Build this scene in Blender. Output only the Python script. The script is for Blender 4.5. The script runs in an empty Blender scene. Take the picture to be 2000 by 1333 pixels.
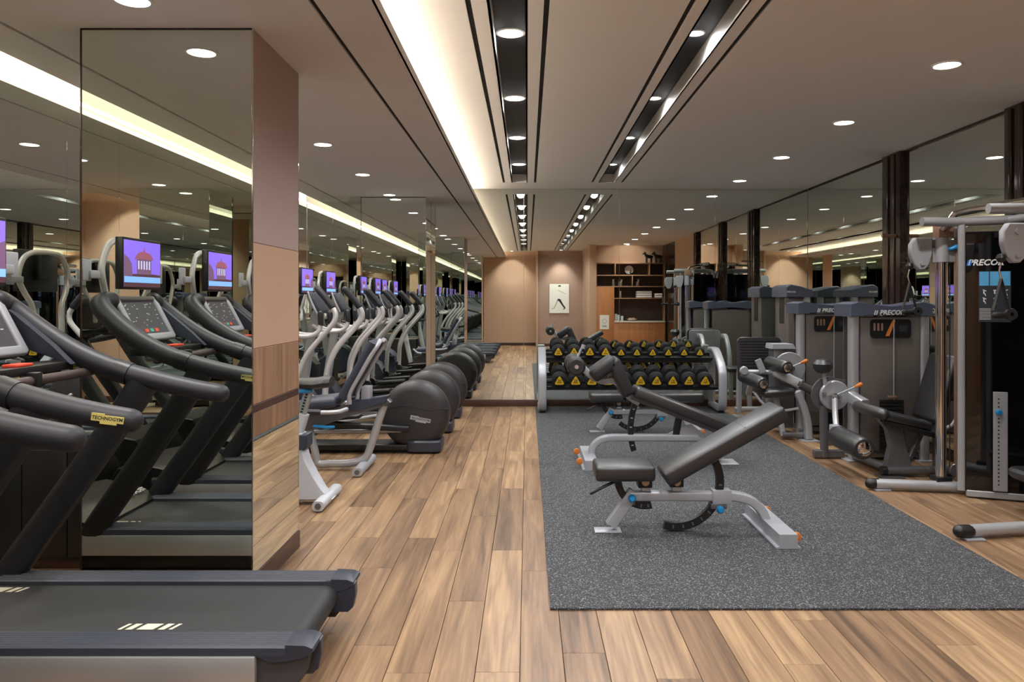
import bpy, bmesh, math, random
from mathutils import Vector, Matrix, Euler
random.seed(7)
SC = bpy.context.scene
COL = SC.collection
R = math.radians
PI = math.pi

# ------------------------------------------------------------------ camera, world, exposure
H = 1.5            # camera height
F = 1500.0         # focal length in pixels of the 2000 x 1333 frame
CX, CY = 1030.0, 585.0
cam_d = bpy.data.cameras.new('camera')
cam = bpy.data.objects.new('camera', cam_d)
COL.objects.link(cam)
cam.location = (0, 0, H)
cam.rotation_euler = (PI / 2, 0, 0)
cam_d.sensor_width = 36
cam_d.lens = F / 2000 * 36
cam_d.shift_x = (1000 - CX) / 2000
cam_d.shift_y = -(666.5 - CY) / 2000
cam_d.clip_start = 0.05
SC.camera = cam

w = bpy.data.worlds.new('world')
SC.world = w
w.use_nodes = True
w.node_tree.nodes['Background'].inputs[0].default_value = (0.9, 0.85, 0.8, 1)
w.node_tree.nodes['Background'].inputs[1].default_value = 0.02

SC.view_settings.view_transform = 'Standard'
SC.view_settings.look = 'None'
SC.view_settings.gamma = 1.0
SC.view_settings.use_curve_mapping = False
SC.view_settings.exposure = 0.12
SC.cycles.max_bounces = 8
SC.cycles.glossy_bounces = 6
SC.cycles.diffuse_bounces = 4
SC.cycles.caustics_reflective = True
SC.cycles.caustics_refractive = False
SC.cycles.blur_glossy = 1.0
SC.cycles.sample_clamp_indirect = 3.0

LAMP_W = 122.0        # round downlights
SLOT_W = 95.0        # lamps in the black slots
COVE_E = 105.0        # long cove strip
WALLCOVE_E = 45.0     # strip above the mirror wall
LENS_E = 14.0

# ------------------------------------------------------------------ helpers
def lin(c):
    return tuple((x / 255 / 12.92) if x / 255 <= 0.04045 else ((x / 255 + 0.055) / 1.055) ** 2.4 for x in c)

MATS = {}
def mat(name, rgb=(128, 128, 128), rough=0.5, metal=0.0, emit=0.0, var=0.0, scale=20.0, bump=0.0, spec=0.5, coat=0.0):
    if name in MATS:
        return MATS[name]
    m = bpy.data.materials.new(name)
    m.use_nodes = True
    nt = m.node_tree
    b = nt.nodes['Principled BSDF']
    c = lin(rgb)
    b.inputs['Base Color'].default_value = (*c, 1)
    b.inputs['Roughness'].default_value = rough
    b.inputs['Metallic'].default_value = metal
    b.inputs['Specular IOR Level'].default_value = spec
    b.inputs['Coat Weight'].default_value = coat
    if emit:
        b.inputs['Emission Color'].default_value = (*c, 1)
        b.inputs['Emission Strength'].default_value = emit
    if var or bump:
        tc = nt.nodes.new('ShaderNodeTexCoord')
        n = nt.nodes.new('ShaderNodeTexNoise')
        n.inputs['Scale'].default_value = scale
        n.inputs['Detail'].default_value = 4
        nt.links.new(tc.outputs['Object'], n.inputs['Vector'])
        if var:
            mx = nt.nodes.new('ShaderNodeMix')
            mx.data_type = 'RGBA'
            mx.inputs['A'].default_value = (*[x * (1 - var) for x in c], 1)
            mx.inputs['B'].default_value = (*[min(1, x * (1 + var)) for x in c], 1)
            nt.links.new(n.outputs['Fac'], mx.inputs['Factor'])
            nt.links.new(mx.outputs['Result'], b.inputs['Base Color'])
        if bump:
            bp = nt.nodes.new('ShaderNodeBump')
            bp.inputs['Strength'].default_value = bump
            bp.inputs['Distance'].default_value = 0.002
            nt.links.new(n.outputs['Fac'], bp.inputs['Height'])
            nt.links.new(bp.outputs['Normal'], b.inputs['Normal'])
    MATS[name] = m
    return m

def wood_mat(name, dark, mid, light, rough, along=1, per_piece=True, gs=1.0):
    """plank wood: streaky grain along one object axis, tone differing from piece to piece"""
    m = bpy.data.materials.new(name)
    m.use_nodes = True
    nt = m.node_tree
    L = nt.links.new
    b = nt.nodes['Principled BSDF']
    tc = nt.nodes.new('ShaderNodeTexCoord')
    oi = nt.nodes.new('ShaderNodeObjectInfo')
    ge = nt.nodes.new('ShaderNodeNewGeometry')
    ad = nt.nodes.new('ShaderNodeMath'); ad.operation = 'ADD'
    L(oi.outputs['Random'], ad.inputs[0]); L(ge.outputs['Random Per Island'], ad.inputs[1])
    fr = nt.nodes.new('ShaderNodeMath'); fr.operation = 'FRACT'
    L(ad.outputs[0], fr.inputs[0])
    mu = nt.nodes.new('ShaderNodeMath'); mu.operation = 'MULTIPLY'; mu.inputs[1].default_value = 61.7
    L(ad.outputs[0], mu.inputs[0])
    cb = nt.nodes.new('ShaderNodeCombineXYZ')
    L(mu.outputs[0], cb.inputs[0]); L(mu.outputs[0], cb.inputs[1]); L(mu.outputs[0], cb.inputs[2])
    va = nt.nodes.new('ShaderNodeVectorMath'); va.operation = 'ADD'
    L(tc.outputs['Object'], va.inputs[0]); L(cb.outputs[0], va.inputs[1])
    sc = [14.0 * gs, 14.0 * gs, 14.0 * gs]; sc[along] = 0.9 * gs
    mp = nt.nodes.new('ShaderNodeMapping')
    mp.inputs['Scale'].default_value = sc
    L(va.outputs[0], mp.inputs['Vector'])
    n1 = nt.nodes.new('ShaderNodeTexNoise'); n1.inputs['Scale'].default_value = 1.0; n1.inputs['Detail'].default_value = 5; n1.inputs['Distortion'].default_value = 1.2
    L(mp.outputs[0], n1.inputs['Vector'])
    sc2 = [70.0 * gs, 70.0 * gs, 70.0 * gs]; sc2[along] = 2.5 * gs
    mp2 = nt.nodes.new('ShaderNodeMapping'); mp2.inputs['Scale'].default_value = sc2
    L(va.outputs[0], mp2.inputs['Vector'])
    n2 = nt.nodes.new('ShaderNodeTexNoise'); n2.inputs['Scale'].default_value = 1.0; n2.inputs['Detail'].default_value = 3
    L(mp2.outputs[0], n2.inputs['Vector'])
    r1 = nt.nodes.new('ShaderNodeValToRGB')
    e = r1.color_ramp.elements
    e[0].position = 0.16; e[0].color = (*lin(dark), 1)
    e[1].position = 0.86; e[1].color = (*lin(light), 1)
    k = e.new(0.52); k.color = (*lin(mid), 1)
    # shift the ramp by the piece's own tone
    s1 = nt.nodes.new('ShaderNodeMath'); s1.operation = 'MULTIPLY_ADD'
    s1.inputs[1].default_value = 0.36 if per_piece else 0.0; s1.inputs[2].default_value = -0.18 if per_piece else 0.0
    L(fr.outputs[0], s1.inputs[0])
    s2 = nt.nodes.new('ShaderNodeMath'); s2.operation = 'ADD'
    L(n1.outputs['Fac'], s2.inputs[0]); L(s1.outputs[0], s2.inputs[1])
    s3 = nt.nodes.new('ShaderNodeMath'); s3.operation = 'MULTIPLY_ADD'; s3.inputs[1].default_value = 0.40; s3.inputs[2].default_value = -0.20
    L(n2.outputs['Fac'], s3.inputs[0])
    s4 = nt.nodes.new('ShaderNodeMath'); s4.operation = 'ADD'
    L(s2.outputs[0], s4.inputs[0]); L(s3.outputs[0], s4.inputs[1])
    L(s4.outputs[0], r1.inputs['Fac'])
    L(r1.outputs['Color'], b.inputs['Base Color'])
    b.inputs['Roughness'].default_value = rough
    bp = nt.nodes.new('ShaderNodeBump'); bp.inputs['Strength'].default_value = 0.12; bp.inputs['Distance'].default_value = 0.001
    L(n2.outputs['Fac'], bp.inputs['Height']); L(bp.outputs['Normal'], b.inputs['Normal'])
    MATS[name] = m
    return m

def rubber_mat():
    m = bpy.data.materials.new('speckled_rubber'); m.use_nodes = True
    nt = m.node_tree; L = nt.links.new
    b = nt.nodes['Principled BSDF']
    tc = nt.nodes.new('ShaderNodeTexCoord')
    v = nt.nodes.new('ShaderNodeTexVoronoi'); v.inputs['Scale'].default_value = 210
    L(tc.outputs['Object'], v.inputs['Vector'])
    bw = nt.nodes.new('ShaderNodeSeparateColor'); L(v.outputs['Color'], bw.inputs[0])
    r = nt.nodes.new('ShaderNodeValToRGB')
    e = r.color_ramp.elements
    e[0].position = 0.0; e[0].color = (*lin((36, 37, 40)), 1)
    e[1].position = 1.0; e[1].color = (*lin((150, 150, 150)), 1)
    for p, c in ((0.45, (46, 47, 50)), (0.72, (60, 61, 64)), (0.88, (82, 83, 86)), (0.94, (118, 119, 121))):
        k = e.new(p); k.color = (*lin(c), 1)
    L(bw.outputs[0], r.inputs['Fac']); L(r.outputs['Color'], b.inputs['Base Color'])
    b.inputs['Roughness'].default_value = 0.85
    MATS['rubber'] = m
    return m

class MB:
    """collects shapes into ONE mesh"""
    def __init__(self):
        self.bm = bmesh.new()
    def _add(self, verts, faces, M=None):
        vs = [self.bm.verts.new((M @ Vector(v)) if M is not None else Vector(v)) for v in verts]
        for f in faces:
            try:
                self.bm.faces.new([vs[i] for i in f])
            except ValueError:
                pass
        return self
    def box(self, c, s, rot=None, bev=0.0, seg=2):
        t = bmesh.new()
        bmesh.ops.create_cube(t, size=1.0)
        bmesh.ops.scale(t, vec=s, verts=t.verts)
        if bev > 0:
            bmesh.ops.bevel(t, geom=t.edges[:], offset=min(bev, min(s) * 0.49), segments=seg, profile=0.5, affect='EDGES')
        M = Matrix.Translation(Vector(c))
        if rot is not None:
            M = M @ (Euler(rot).to_matrix().to_4x4() if not isinstance(rot, Matrix) else rot)
        t.verts.index_update()
        self._add([v.co.copy() for v in t.verts], [[v.index for v in f.verts] for f in t.faces], M)
        t.free()
        return self
    def b2(self, a, b, bev=0.0, seg=2):
        return self.box([(p + q) / 2 for p, q in zip(a, b)], [abs(q - p) for p, q in zip(a, b)], None, bev, seg)
    def tube(self, path, r, n=12, sec=None, ref=None, cap=True, round_end=False):
        """sweep; r a number or a list; sec: list of (u,v) outline in units of r"""
        P = [Vector(p) for p in path]
        k = len(P)
        rs = r if isinstance(r, (list, tuple)) else [r] * k
        if round_end:
            T0 = (P[0] - P[1]).normalized(); T1 = (P[-1] - P[-2]).normalized()
            pre, pr, post, qr = [], [], [], []
            for a in (80, 55, 30):
                pre.append(P[0] + T0 * rs[0] * math.sin(R(a))); pr.append(rs[0] * math.cos(R(a)))
            for a in (30, 55, 80):
                post.append(P[-1] + T1 * rs[-1] * math.sin(R(a))); qr.append(rs[-1] * math.cos(R(a)))
            P = pre + P + post; rs = pr + list(rs) + qr; k = len(P)
        if sec is None:
            sec = [(math.cos(2 * PI * i / n), math.sin(2 * PI * i / n)) for i in range(n)]
        n = len(sec)
        ts = []
        for i in range(k):
            t = (P[min(i + 1, k - 1)] - P[max(i - 1, 0)])
            ts.append(t.normalized() if t.length > 1e-9 else Vector((0, 0, 1)))
        up = None
        rings = []
        for i in range(k):
            t = ts[i]
            if ref is not None:
                u = Vector(ref).cross(t)
                u = u.normalized() if u.length > 1e-6 else Vector((1, 0, 0))
            else:
                if up is None:
                    a = Vector((0, 0, 1)) if abs(t.z) < 0.9 else Vector((0, 1, 0))
                    u = (a - t * a.dot(t)).normalized()
                else:
                    u = (up - t * up.dot(t)).normalized()
                up = u
            v = t.cross(u).normalized()
            rings.append([self.bm.verts.new(P[i] + u * (x * rs[i]) + v * (y * rs[i])) for x, y in sec])
        for i in range(k - 1):
            for j in range(n):
                q = (j + 1) % n
                self.bm.faces.new((rings[i][j], rings[i][q], rings[i + 1][q], rings[i + 1][j]))
        if cap:
            self.bm.faces.new(rings[0][::-1]); self.bm.faces.new(rings[-1])
        return self
    def cyl(self, a, b, r, n=16, r2=None):
        return self.tube([a, b], [r, r if r2 is None else r2], n)
    def lathe(self, prof, M=None, n=24):
        """profile (radius, height) about local z, closed at both ends when radius is 0"""
        rows = []
        M = M or Matrix.Identity(4)
        for rr, z in prof:
            if rr < 1e-6:
                rows.append([self.bm.verts.new(M @ Vector((0, 0, z)))])
            else:
                rows.append([self.bm.verts.new(M @ Vector((rr * math.cos(2 * PI * i / n), rr * math.sin(2 * PI * i / n), z))) for i in range(n)])
        for a, b in zip(rows, rows[1:]):
            for j in range(n):
                q = (j + 1) % n
                if len(a) == 1 and len(b) == 1:
                    continue
                if len(a) == 1:
                    self.bm.faces.new((a[0], b[q], b[j]))
                elif len(b) == 1:
                    self.bm.faces.new((a[j], a[q], b[0]))
                else:
                    self.bm.faces.new((a[j], a[q], b[q], b[j]))
        return self
    def prism(self, poly, t0, t1, M=None, ch=0.0):
        """polygon in local xy, extruded along local z from t0 to t1"""
        n = len(poly)
        if ch > 0:
            c = Vector((sum(p[0] for p in poly) / n, sum(p[1] for p in poly) / n))
            ins = [tuple(Vector(p) - (Vector(p) - c).normalized() * ch) for p in poly]
            layers = [(ins, t0), (poly, t0 + ch), (poly, t1 - ch), (ins, t1)]
        else:
            layers = [(poly, t0), (poly, t1)]
        vs, fs = [], []
        for pl, z in layers:
            vs += [(p[0], p[1], z) for p in pl]
        for l in range(len(layers) - 1):
            for j in range(n):
                q = (j + 1) % n
                fs.append((l * n + j, l * n + q, (l + 1) * n + q, (l + 1) * n + j))
        fs.append(tuple(range(n - 1, -1, -1)))
        fs.append(tuple(range((len(layers) - 1) * n, len(layers) * n)))
        return self._add(vs, fs, M)
    def mesh(self, m, M):
        return self._add([v.co for v in m.vertices], [list(p.vertices) for p in m.polygons], M)
    def build(self, name, material, parent=None, off=(0, 0, 0), smooth=35, kind=None, label=None):
        bmesh.ops.recalc_face_normals(self.bm, faces=self.bm.faces)
        me = bpy.data.meshes.new(name)
        if any(off):
            bmesh.ops.translate(self.bm, vec=[-o for o in off], verts=self.bm.verts)
        self.bm.to_mesh(me)
        self.bm.free()
        for p in me.polygons:
            p.use_smooth = True
        me.set_sharp_from_angle(angle=R(smooth))
        me.materials.append(MATS[material] if isinstance(material, str) else material)
        o = bpy.data.objects.new(name, me)
        COL.objects.link(o)
        if parent is not None:
            o.parent = parent
        if kind: o['kind'] = kind
        if label: o['label'] = label
        return o

XZ = Matrix(((1, 0, 0, 0), (0, 0, -1, 0), (0, 1, 0, 0), (0, 0, 0, 1)))      # local (x,y,z) -> (x,-z,y): polygon in the xz plane, extruded along -y
YZ = Matrix(((0, 0, 1, 0), (1, 0, 0, 0), (0, 1, 0, 0), (0, 0, 0, 1)))       # polygon (y,z), extruded along x

def cat(pts, n=6):
    """Catmull-Rom through the points"""
    P = [Vector(p) for p in pts]
    P = [P[0] * 2 - P[1]] + P + [P[-1] * 2 - P[-2]]
    out = []
    for i in range(1, len(P) - 2):
        for k in range(n):
            t = k / n
            a, b, c, d = P[i - 1], P[i], P[i + 1], P[i + 2]
            out.append(0.5 * ((2 * b) + (c - a) * t + (2 * a - 5 * b + 4 * c - d) * t * t + (3 * b - a - 3 * c + d) * t ** 3))
    out.append(P[-2])
    return out

def rrect(hw, hh, r, n=4):
    o = []
    for cx, cy, a0 in ((hw - r, hh - r, 0), (-hw + r, hh - r, 90), (-hw + r, -hh + r, 180), (hw - r, -hh + r, 270)):
        for k in range(n + 1):
            a = R(a0 + 90 * k / n)
            o.append((cx + r * math.cos(a), cy + r * math.sin(a)))
    return o
RECT = rrect(1, 1, 0.3, 3)
def rsec(w, h, r):      # section in metres for tube(r=1)
    return rrect(w / 2, h / 2, r, 3)

def text_mesh(body, size, shear=0.0, bold=0.0):
    cu = bpy.data.curves.new('lettering', 'FONT')
    cu.body = body; cu.size = size; cu.align_x = 'CENTER'; cu.align_y = 'CENTER'
    cu.shear = shear; cu.offset = bold; cu.resolution_u = 2
    o = bpy.data.objects.new('lettering', cu)
    COL.objects.link(o)
    bpy.context.view_layer.update()
    me = bpy.data.meshes.new_from_object(o.evaluated_get(bpy.context.evaluated_depsgraph_get()))
    bpy.data.objects.remove(o); bpy.data.curves.remove(cu)
    return me

def facing(loc, right, up):
    """matrix whose local x = right, y = up, z = outwards"""
    r_, u_ = Vector(right).normalized(), Vector(up).normalized()
    n_ = r_.cross(u_)
    M = Matrix((( r_.x, u_.x, n_.x, loc[0]), (r_.y, u_.y, n_.y, loc[1]), (r_.z, u_.z, n_.z, loc[2]), (0, 0, 0, 1)))
    return M

def thing(name, label, category, loc=(0, 0, 0), rz=0.0, group=None):
    o = bpy.data.objects.new(name, None)
    o.empty_display_size = 0.1
    COL.objects.link(o)
    o.location = loc; o.rotation_euler = (0, 0, rz)
    o['label'] = label; o['category'] = category
    if group: o['group'] = group
    return o
def tag(o, label, category, group=None):
    o['label'] = label; o['category'] = category
    if group: o['group'] = group
    return o
def copy_tree(o, parent=None):
    c = o.copy(); COL.objects.link(c)
    if parent is not None: c.parent = parent
    for ch in list(o.children):
        copy_tree(ch, c)
    return c
def dup(o, loc, label, rz=None, group=None):
    c = copy_tree(o)
    c.location = loc; c['label'] = label
    if rz is not None: c.rotation_euler = (0, 0, rz)
    if group: c['group'] = group
    return c
def struct(o):
    o['kind'] = 'structure'
    return o

# ------------------------------------------------------------------ materials
wood_mat('wood_floor', (82, 60, 42), (136, 106, 78), (178, 145, 108), 0.40, along=1)
wood_mat('wood_cladding', (120, 88, 66), (156, 120, 92), (178, 142, 112), 0.5, along=2)  # floor as reflected in the near pillar's side, put into a colour
wood_mat('cabinet_wood', (152, 96, 56), (176, 116, 70), (192, 134, 86), 0.45, along=2, per_piece=False, gs=0.5)
wood_mat('shelf_wood', (136, 100, 74), (160, 122, 94), (176, 138, 108), 0.5, along=0, per_piece=False, gs=0.5)
rubber_mat()
mat('ceiling', (216, 211, 207), 0.9, var=0.03, scale=3)
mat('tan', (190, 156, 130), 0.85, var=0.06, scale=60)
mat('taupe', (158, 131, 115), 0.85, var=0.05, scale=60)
mat('mauve', (172, 150, 144), 0.8, var=0.04, scale=30)  # ceiling as reflected in the near pillar's side, put into a colour
mat('dark_brown', (42, 28, 22), 0.18, var=0.2, scale=12)
mat('base_brown', (70, 46, 36), 0.4, var=0.15, scale=12)
mat('white_paint', (225, 222, 215), 0.7, var=0.02)
mat('slot_black', (24, 24, 30), 0.6, var=0.05)
mat('slit_black', (14, 11, 10), 0.8, var=0.05)
mat('shelf_back', (70, 52, 42), 0.6, var=0.1)
mat('mirror', (214, 222, 214), 0.0, 1.0)
MATS['mirror'].node_tree.nodes['Principled BSDF'].inputs['Base Color'].default_value = (0.78, 0.825, 0.775, 1)
mat('mirror_edge', (120, 130, 118), 0.15, 1.0)
mat('lamp_lens', (255, 250, 244), 0.5, emit=LENS_E)
mat('cove_glow', (255, 240, 218), 0.5, emit=COVE_E)
mat('wallcove_glow', (255, 241, 220), 0.5, emit=WALLCOVE_E)
mat('lamp_trim', (225, 222, 220), 0.5, var=0.02)
mat('silver', (172, 173, 177), 0.36, 0.4, var=0.04, scale=8)
mat('silver_dark', (112, 112, 114), 0.34, 0.6, var=0.05, scale=8)
mat('silver_light', (172, 174, 180), 0.4, 0.3, var=0.03, scale=8)
mat('chrome', (215, 212, 208), 0.1, 1.0, var=0.02)
mat('arm_silver', (208, 206, 207), 0.35, 0.3, var=0.03, scale=8)
mat('vinyl', (25, 25, 28), 0.4, var=0.1, scale=40, bump=0.05, spec=1.0)
mat('vinyl_soft', (34, 33, 35), 0.5, var=0.1, scale=40, bump=0.05)
mat('black', (22, 22, 24), 0.4, var=0.1)
mat('black_gloss', (8, 8, 9), 0.05, var=0.05, coat=0.5)
mat('black_rough', (17, 17, 18), 0.75, var=0.15, scale=80)
mat('grip', (32, 32, 39), 0.5, var=0.06, scale=60)
mat('tread_blue', (46, 50, 62), 0.42, var=0.06, scale=20)
mat('tread_rail', (54, 58, 69), 0.45, var=0.12, scale=30)
mat('tread_post', (26, 27, 31), 0.42, var=0.1)
mat('brushed', (182, 182, 183), 0.42, 0.6, var=0.06, scale=3)
mat('belt', (40, 40, 41), 0.62, var=0.12, scale=300, bump=0.05)
mat('cream', (222, 212, 190), 0.6, var=0.02)
mat('badge_gold', (206, 190, 110), 0.4, var=0.05)
mat('red_tag', (222, 72, 48), 0.45, var=0.03)
mat('green_tag', (70, 170, 140), 0.45, var=0.03)
mat('console_face', (70, 70, 76), 0.35, var=0.05)
mat('white_print', (224, 224, 224), 0.5, var=0.02)
mat('lever_blue', (24, 134, 196), 0.35, var=0.05)
mat('orange', (204, 116, 44), 0.4, var=0.08)
mat('yellow', (226, 184, 36), 0.45, var=0.05)
mat('bike_white', (186, 188, 194), 0.42, var=0.03)
mat('bike_navy', (48, 54, 70), 0.45, var=0.06)
mat('disc', (44, 41, 43), 0.45, var=0.08, scale=10)
mat('copper', (150, 118, 98), 0.45, 0.3, var=0.2)
mat('shroud', (98, 92, 88), 0.3, var=0.08, scale=4)
mat('cap_blue', (74, 80, 98), 0.4, var=0.05)
mat('canvas', (226, 224, 214), 0.7, var=0.02)
mat('ink', (34, 32, 32), 0.7, var=0.05)
mat('ink_grey', (170, 168, 160), 0.7, var=0.05)
mat('porcelain', (232, 228, 220), 0.3, var=0.02)
mat('towel', (236, 234, 230), 0.9, var=0.04, scale=120, bump=0.3)
mat('stone', (206, 196, 180), 0.4, var=0.06)
mat('tv_sky', (128, 100, 228), 0.4, emit=0.75)
mat('tv_building', (116, 84, 120), 0.4, emit=0.5)
mat('tv_roof', (150, 84, 110), 0.4, emit=0.5)
mat('tv_ground', (84, 48, 66), 0.4, emit=0.4)
mat('tv_bar', (120, 168, 240), 0.4, emit=0.9)
mat('tv_light', (190, 190, 240), 0.4, emit=0.8)
mat('chart_blue', (90, 170, 220), 0.4, var=0.15, scale=15)
mat('chart_dark', (44, 48, 56), 0.4, var=0.1)
mat('precor_blue', (40, 120, 200), 0.4, var=0.03)
mat('glass_clear', (210, 225, 225), 0.05, var=0.02)

# ------------------------------------------------------------------ room constants
XL, XR = -3.09, 3.93          # mirror planes left and right
YB, YF = 10.77, -3.46         # back mirror, wall behind the camera
ZL, ZH = 2.867, 3.05          # low and high ceiling
Y_SLOT0, Y_SLOT1 = -2.9, 10.2

def pane(parent, c, s, name='mirror_pane', m='mirror'):
    o = MB().box(c, s, bev=0.0015, seg=1).build(name, m, parent, smooth=20)
    return o

def seam(parent, c, s):
    return MB().box(c, s).build('seam_strip', 'chrome', parent)

# ---- floor: slab + single planks
floor = struct(MB().b2((XL - .1, YF - .1, -0.12), (XR + .1, YB + .1, -0.013)).build('floor', 'slit_black'))
PW, PL = 0.18, 1.5
planks = []
nx = int(math.ceil((XR - XL) / PW))
rng = random.Random(3)
for i in range(nx):
    x0 = XL + i * PW; x1 = min(x0 + PW, XR)
    y = YF - rng.random() * PL
    while y < YB:
        a, b_ = max(y, YF), min(y + PL, YB)
        y += PL
        if b_ - a < 0.05: continue
        planks.append((x0, x1, a, b_))
def plank_score(p):
    x0, x1, a, b_ = p
    xc = (x0 + x1) / 2
    if x0 > 0.13 and x1 < 2.6 and a > 3.75: return 0.0        # wholly under the rubber mat
    best = 0
    for k in range(6):
        yy = a + (b_ - a) * k / 5
        if yy < 2.6: continue
        px = CX + F * xc / yy
        if -60 < px < 2060: best += 1.0 / yy ** 2
    return best
planks.sort(key=plank_score, reverse=True)
GAPW = 0.0012
shared = {}
def plank_mb(x0, x1, a, b_):
    return MB().b2((x0 + GAPW, a + GAPW, -0.012), (x1 - GAPW, b_ - GAPW, 0.0), 0.0012, 1)
rest = MB()
for k, (x0, x1, a, b_) in enumerate(planks):
    if k < 290 and plank_score((x0, x1, a, b_)) > 0:
        key = (round(x1 - x0, 4), round(b_ - a, 4))
        c = ((x0 + x1) / 2, (a + b_) / 2)
        if key in shared:
            o = shared[key].copy(); COL.objects.link(o)
        else:
            o = plank_mb(x0 - c[0], x1 - c[0], a - c[1], b_ - c[1]).build('plank', 'wood_floor', floor)
            shared[key] = o
        o.location = (c[0], c[1], 0)
    else:
        rest.b2((x0 + GAPW, a + GAPW, -0.012), (x1 - GAPW, b_ - GAPW, 0.0), 0.0012, 1)
rest.build('plank_remainder', 'wood_floor', floor, kind='stuff')

# ---- ceiling
hi = MB()
xs = [(-1.05, -.325), (-.295, -.20), (-.01, .087), (.117, .845), (.875, .953), (1.15, 1.24), (1.27, XR)]
for a, b_ in xs:
    hi.b2((a, Y_SLOT0, ZH), (b_, Y_SLOT1, ZH + .03))
hi.b2((-1.05, YF, ZH), (XR, Y_SLOT0, ZH + .03))
hi.b2((-1.05, Y_SLOT1, ZH), (XR, YB, ZH + .03))
ceil_hi = struct(hi.build('ceiling', 'ceiling'))
lo = MB()
for a, b_ in ((-2.90, -2.612), (-2.588, -1.003), (-.977, -.70)):
    lo.b2((a, YF, ZL), (b_, YB, ZL + .035))
lo.b2((-.712, YF, ZL), (-.70, YB, ZL + .055))
ceil_lo = struct(lo.build('ceiling_low', 'ceiling'))
# recesses in the high ceiling
rec = MB()
for a, b_ in ((-.20, -.01), (.953, 1.15)):
    rec.b2((a - .012, Y_SLOT0, ZH), (a, Y_SLOT1, ZH + .12)); rec.b2((b_, Y_SLOT0, ZH), (b_ + .012, Y_SLOT1, ZH + .12))
    rec.b2((a, Y_SLOT1, ZH), (b_, Y_SLOT1 + .012, ZH + .12)); rec.b2((a, Y_SLOT0 - .012, ZH), (b_, Y_SLOT0, ZH + .12))
rec.build('slot_side', 'white_paint', ceil_hi)
top = MB()
for a, b_ in ((-.20, -.01), (.953, 1.15)):
    top.b2((a, Y_SLOT0, ZH + .115), (b_, Y_SLOT1, ZH + .13))
top.build('slot_back', 'slot_black', ceil_hi)
sl = MB()
for c in (-.31, .102, .86, 1.255):
    sl.b2((c - .016, Y_SLOT0, ZH + .012), (c + .016, Y_SLOT1, ZH + .028))
sl.build('shadow_gap', 'slit_black', ceil_hi)
sl = MB()
for c in (-.99, -2.60):
    sl.b2((c - .014, YF, ZL + .012), (c + .014, YB, ZL + .03))
sl.build('shadow_gap', 'slit_black', ceil_lo)
# upper slab: closes the room above the coves
struct(MB().b2((XL - .1, YF - .1, ZH + .14), (XR + .1, YB + .1, ZH + .2)).build('ceiling_slab', 'white_paint'))
MB().b2((-1.07, YF, ZL + .035), (-1.05, YB, ZH + .03)).build('cove_back', 'white_paint', ceil_lo)
MB().b2((-2.75, YF, ZL + .035), (-2.73, YB, ZH + .14)).build('cove_back', 'white_paint', ceil_lo)
# the coves' own light strips
st = tag(MB().b2((-.93, YF + .02, ZL + .04), (-.90, YB - .02, ZL + .06)).build('cove_light_strip', 'cove_glow'), 'warm light strip hidden in the long cove along the middle of the ceiling', 'light strip')
st2 = tag(MB().b2((-2.96, YF + .02, ZL + .04), (-2.93, YB - .02, ZL + .06)).build('cove_light_strip', 'wallcove_glow'), 'warm light strip in the gap above the left mirror wall', 'light strip')

# ---- walls
wall_l = struct(MB().b2((XL - .12, YF - .1, 0), (XL - .012, YB + .1, ZH + .14)).build('wall_left', 'white_paint'))
y = -3.45
while y < YB - .02:
    y1 = min(y + 1.0754, YB - .012)
    pane(wall_l, (XL - .006, (y + y1) / 2, (ZL + .0 + .10) / 2), (.01, y1 - y - .003, ZL - .10))
    seam(wall_l, (XL - .0085, y1, (ZL + .10) / 2), (.014, .004, ZL - .10))
    y += 1.0754
struct(MB().b2((XL - .012, YF, 0), (XL + .012, YB, .095), .002).build('baseboard_left', 'base_brown'))

wall_b = struct(MB().b2((XL - .1, YB + .012, 0), (XR + .1, YB + .12, ZH + .14)).build('wall_back', 'white_paint'))
e = [XL, -2.73, -1.39, -.05, 1.29, 2.63, XR]
for a, b_ in zip(e, e[1:]):
    pane(wall_b, ((a + b_) / 2, YB + .006, (ZH + .09) / 2), (b_ - a - .003, .01, ZH - .09))
    if b_ < XR: seam(wall_b, (b_, YB + .0085, (ZH + .09) / 2), (.004, .014, ZH - .09))
struct(MB().b2((XL, YB - .03, 0), (XR, YB + .012, .092), .002).build('baseboard_back', 'base_brown'))

wall_r = struct(MB().b2((XR + .012, -.3, 0), (XR + .12, YB + .1, ZH + .14)).build('wall_right', 'dark_brown'))
PILL = [(8.0, 8.4), (5.9, 6.25), (3.58, 3.9)]
e = [YB, 9.54, 8.4]
for a, b_ in ((9.54, YB - .012), (8.4, 9.54), (7.06, 8.0), (6.25, 7.06), (3.9, 4.9), (4.9, 5.9)):
    pane(wall_r, (XR + .006, (a + b_) / 2, (ZH - .03 + .10) / 2), (.01, b_ - a - .003, ZH - .13))
for yy in (9.54, 7.06, 4.9):
    seam(wall_r, (XR + .0085, yy, (ZH - .03 + .10) / 2), (.014, .004, ZH - .13))
for k, (a, b_) in enumerate(PILL):
    p = MB().b2((XR - .05, a, 0), (XR + .02, b_, ZH), .004)
    o = struct(p.build('trim_%d' % (k + 1), 'dark_brown'))
    MB().b2((XR - .062, a + .10, .05), (XR - .045, a + .16, ZH - .02), .003).build('reed', 'dark_brown', o)
    MB().b2((XR - .062, a + .24, .05), (XR - .045, a + .30, ZH - .02), .003).build('reed', 'dark_brown', o)
struct(MB().b2((XR - .012, 3.9, ZH - .03), (XR + .012, 8.0, ZH), .002).build('trim_4', 'dark_brown'))
struct(MB().b2((XR - .02, -.2, 0), (XR + .012, YB, .10), .002).build('baseboard_right', 'dark_brown'))
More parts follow.
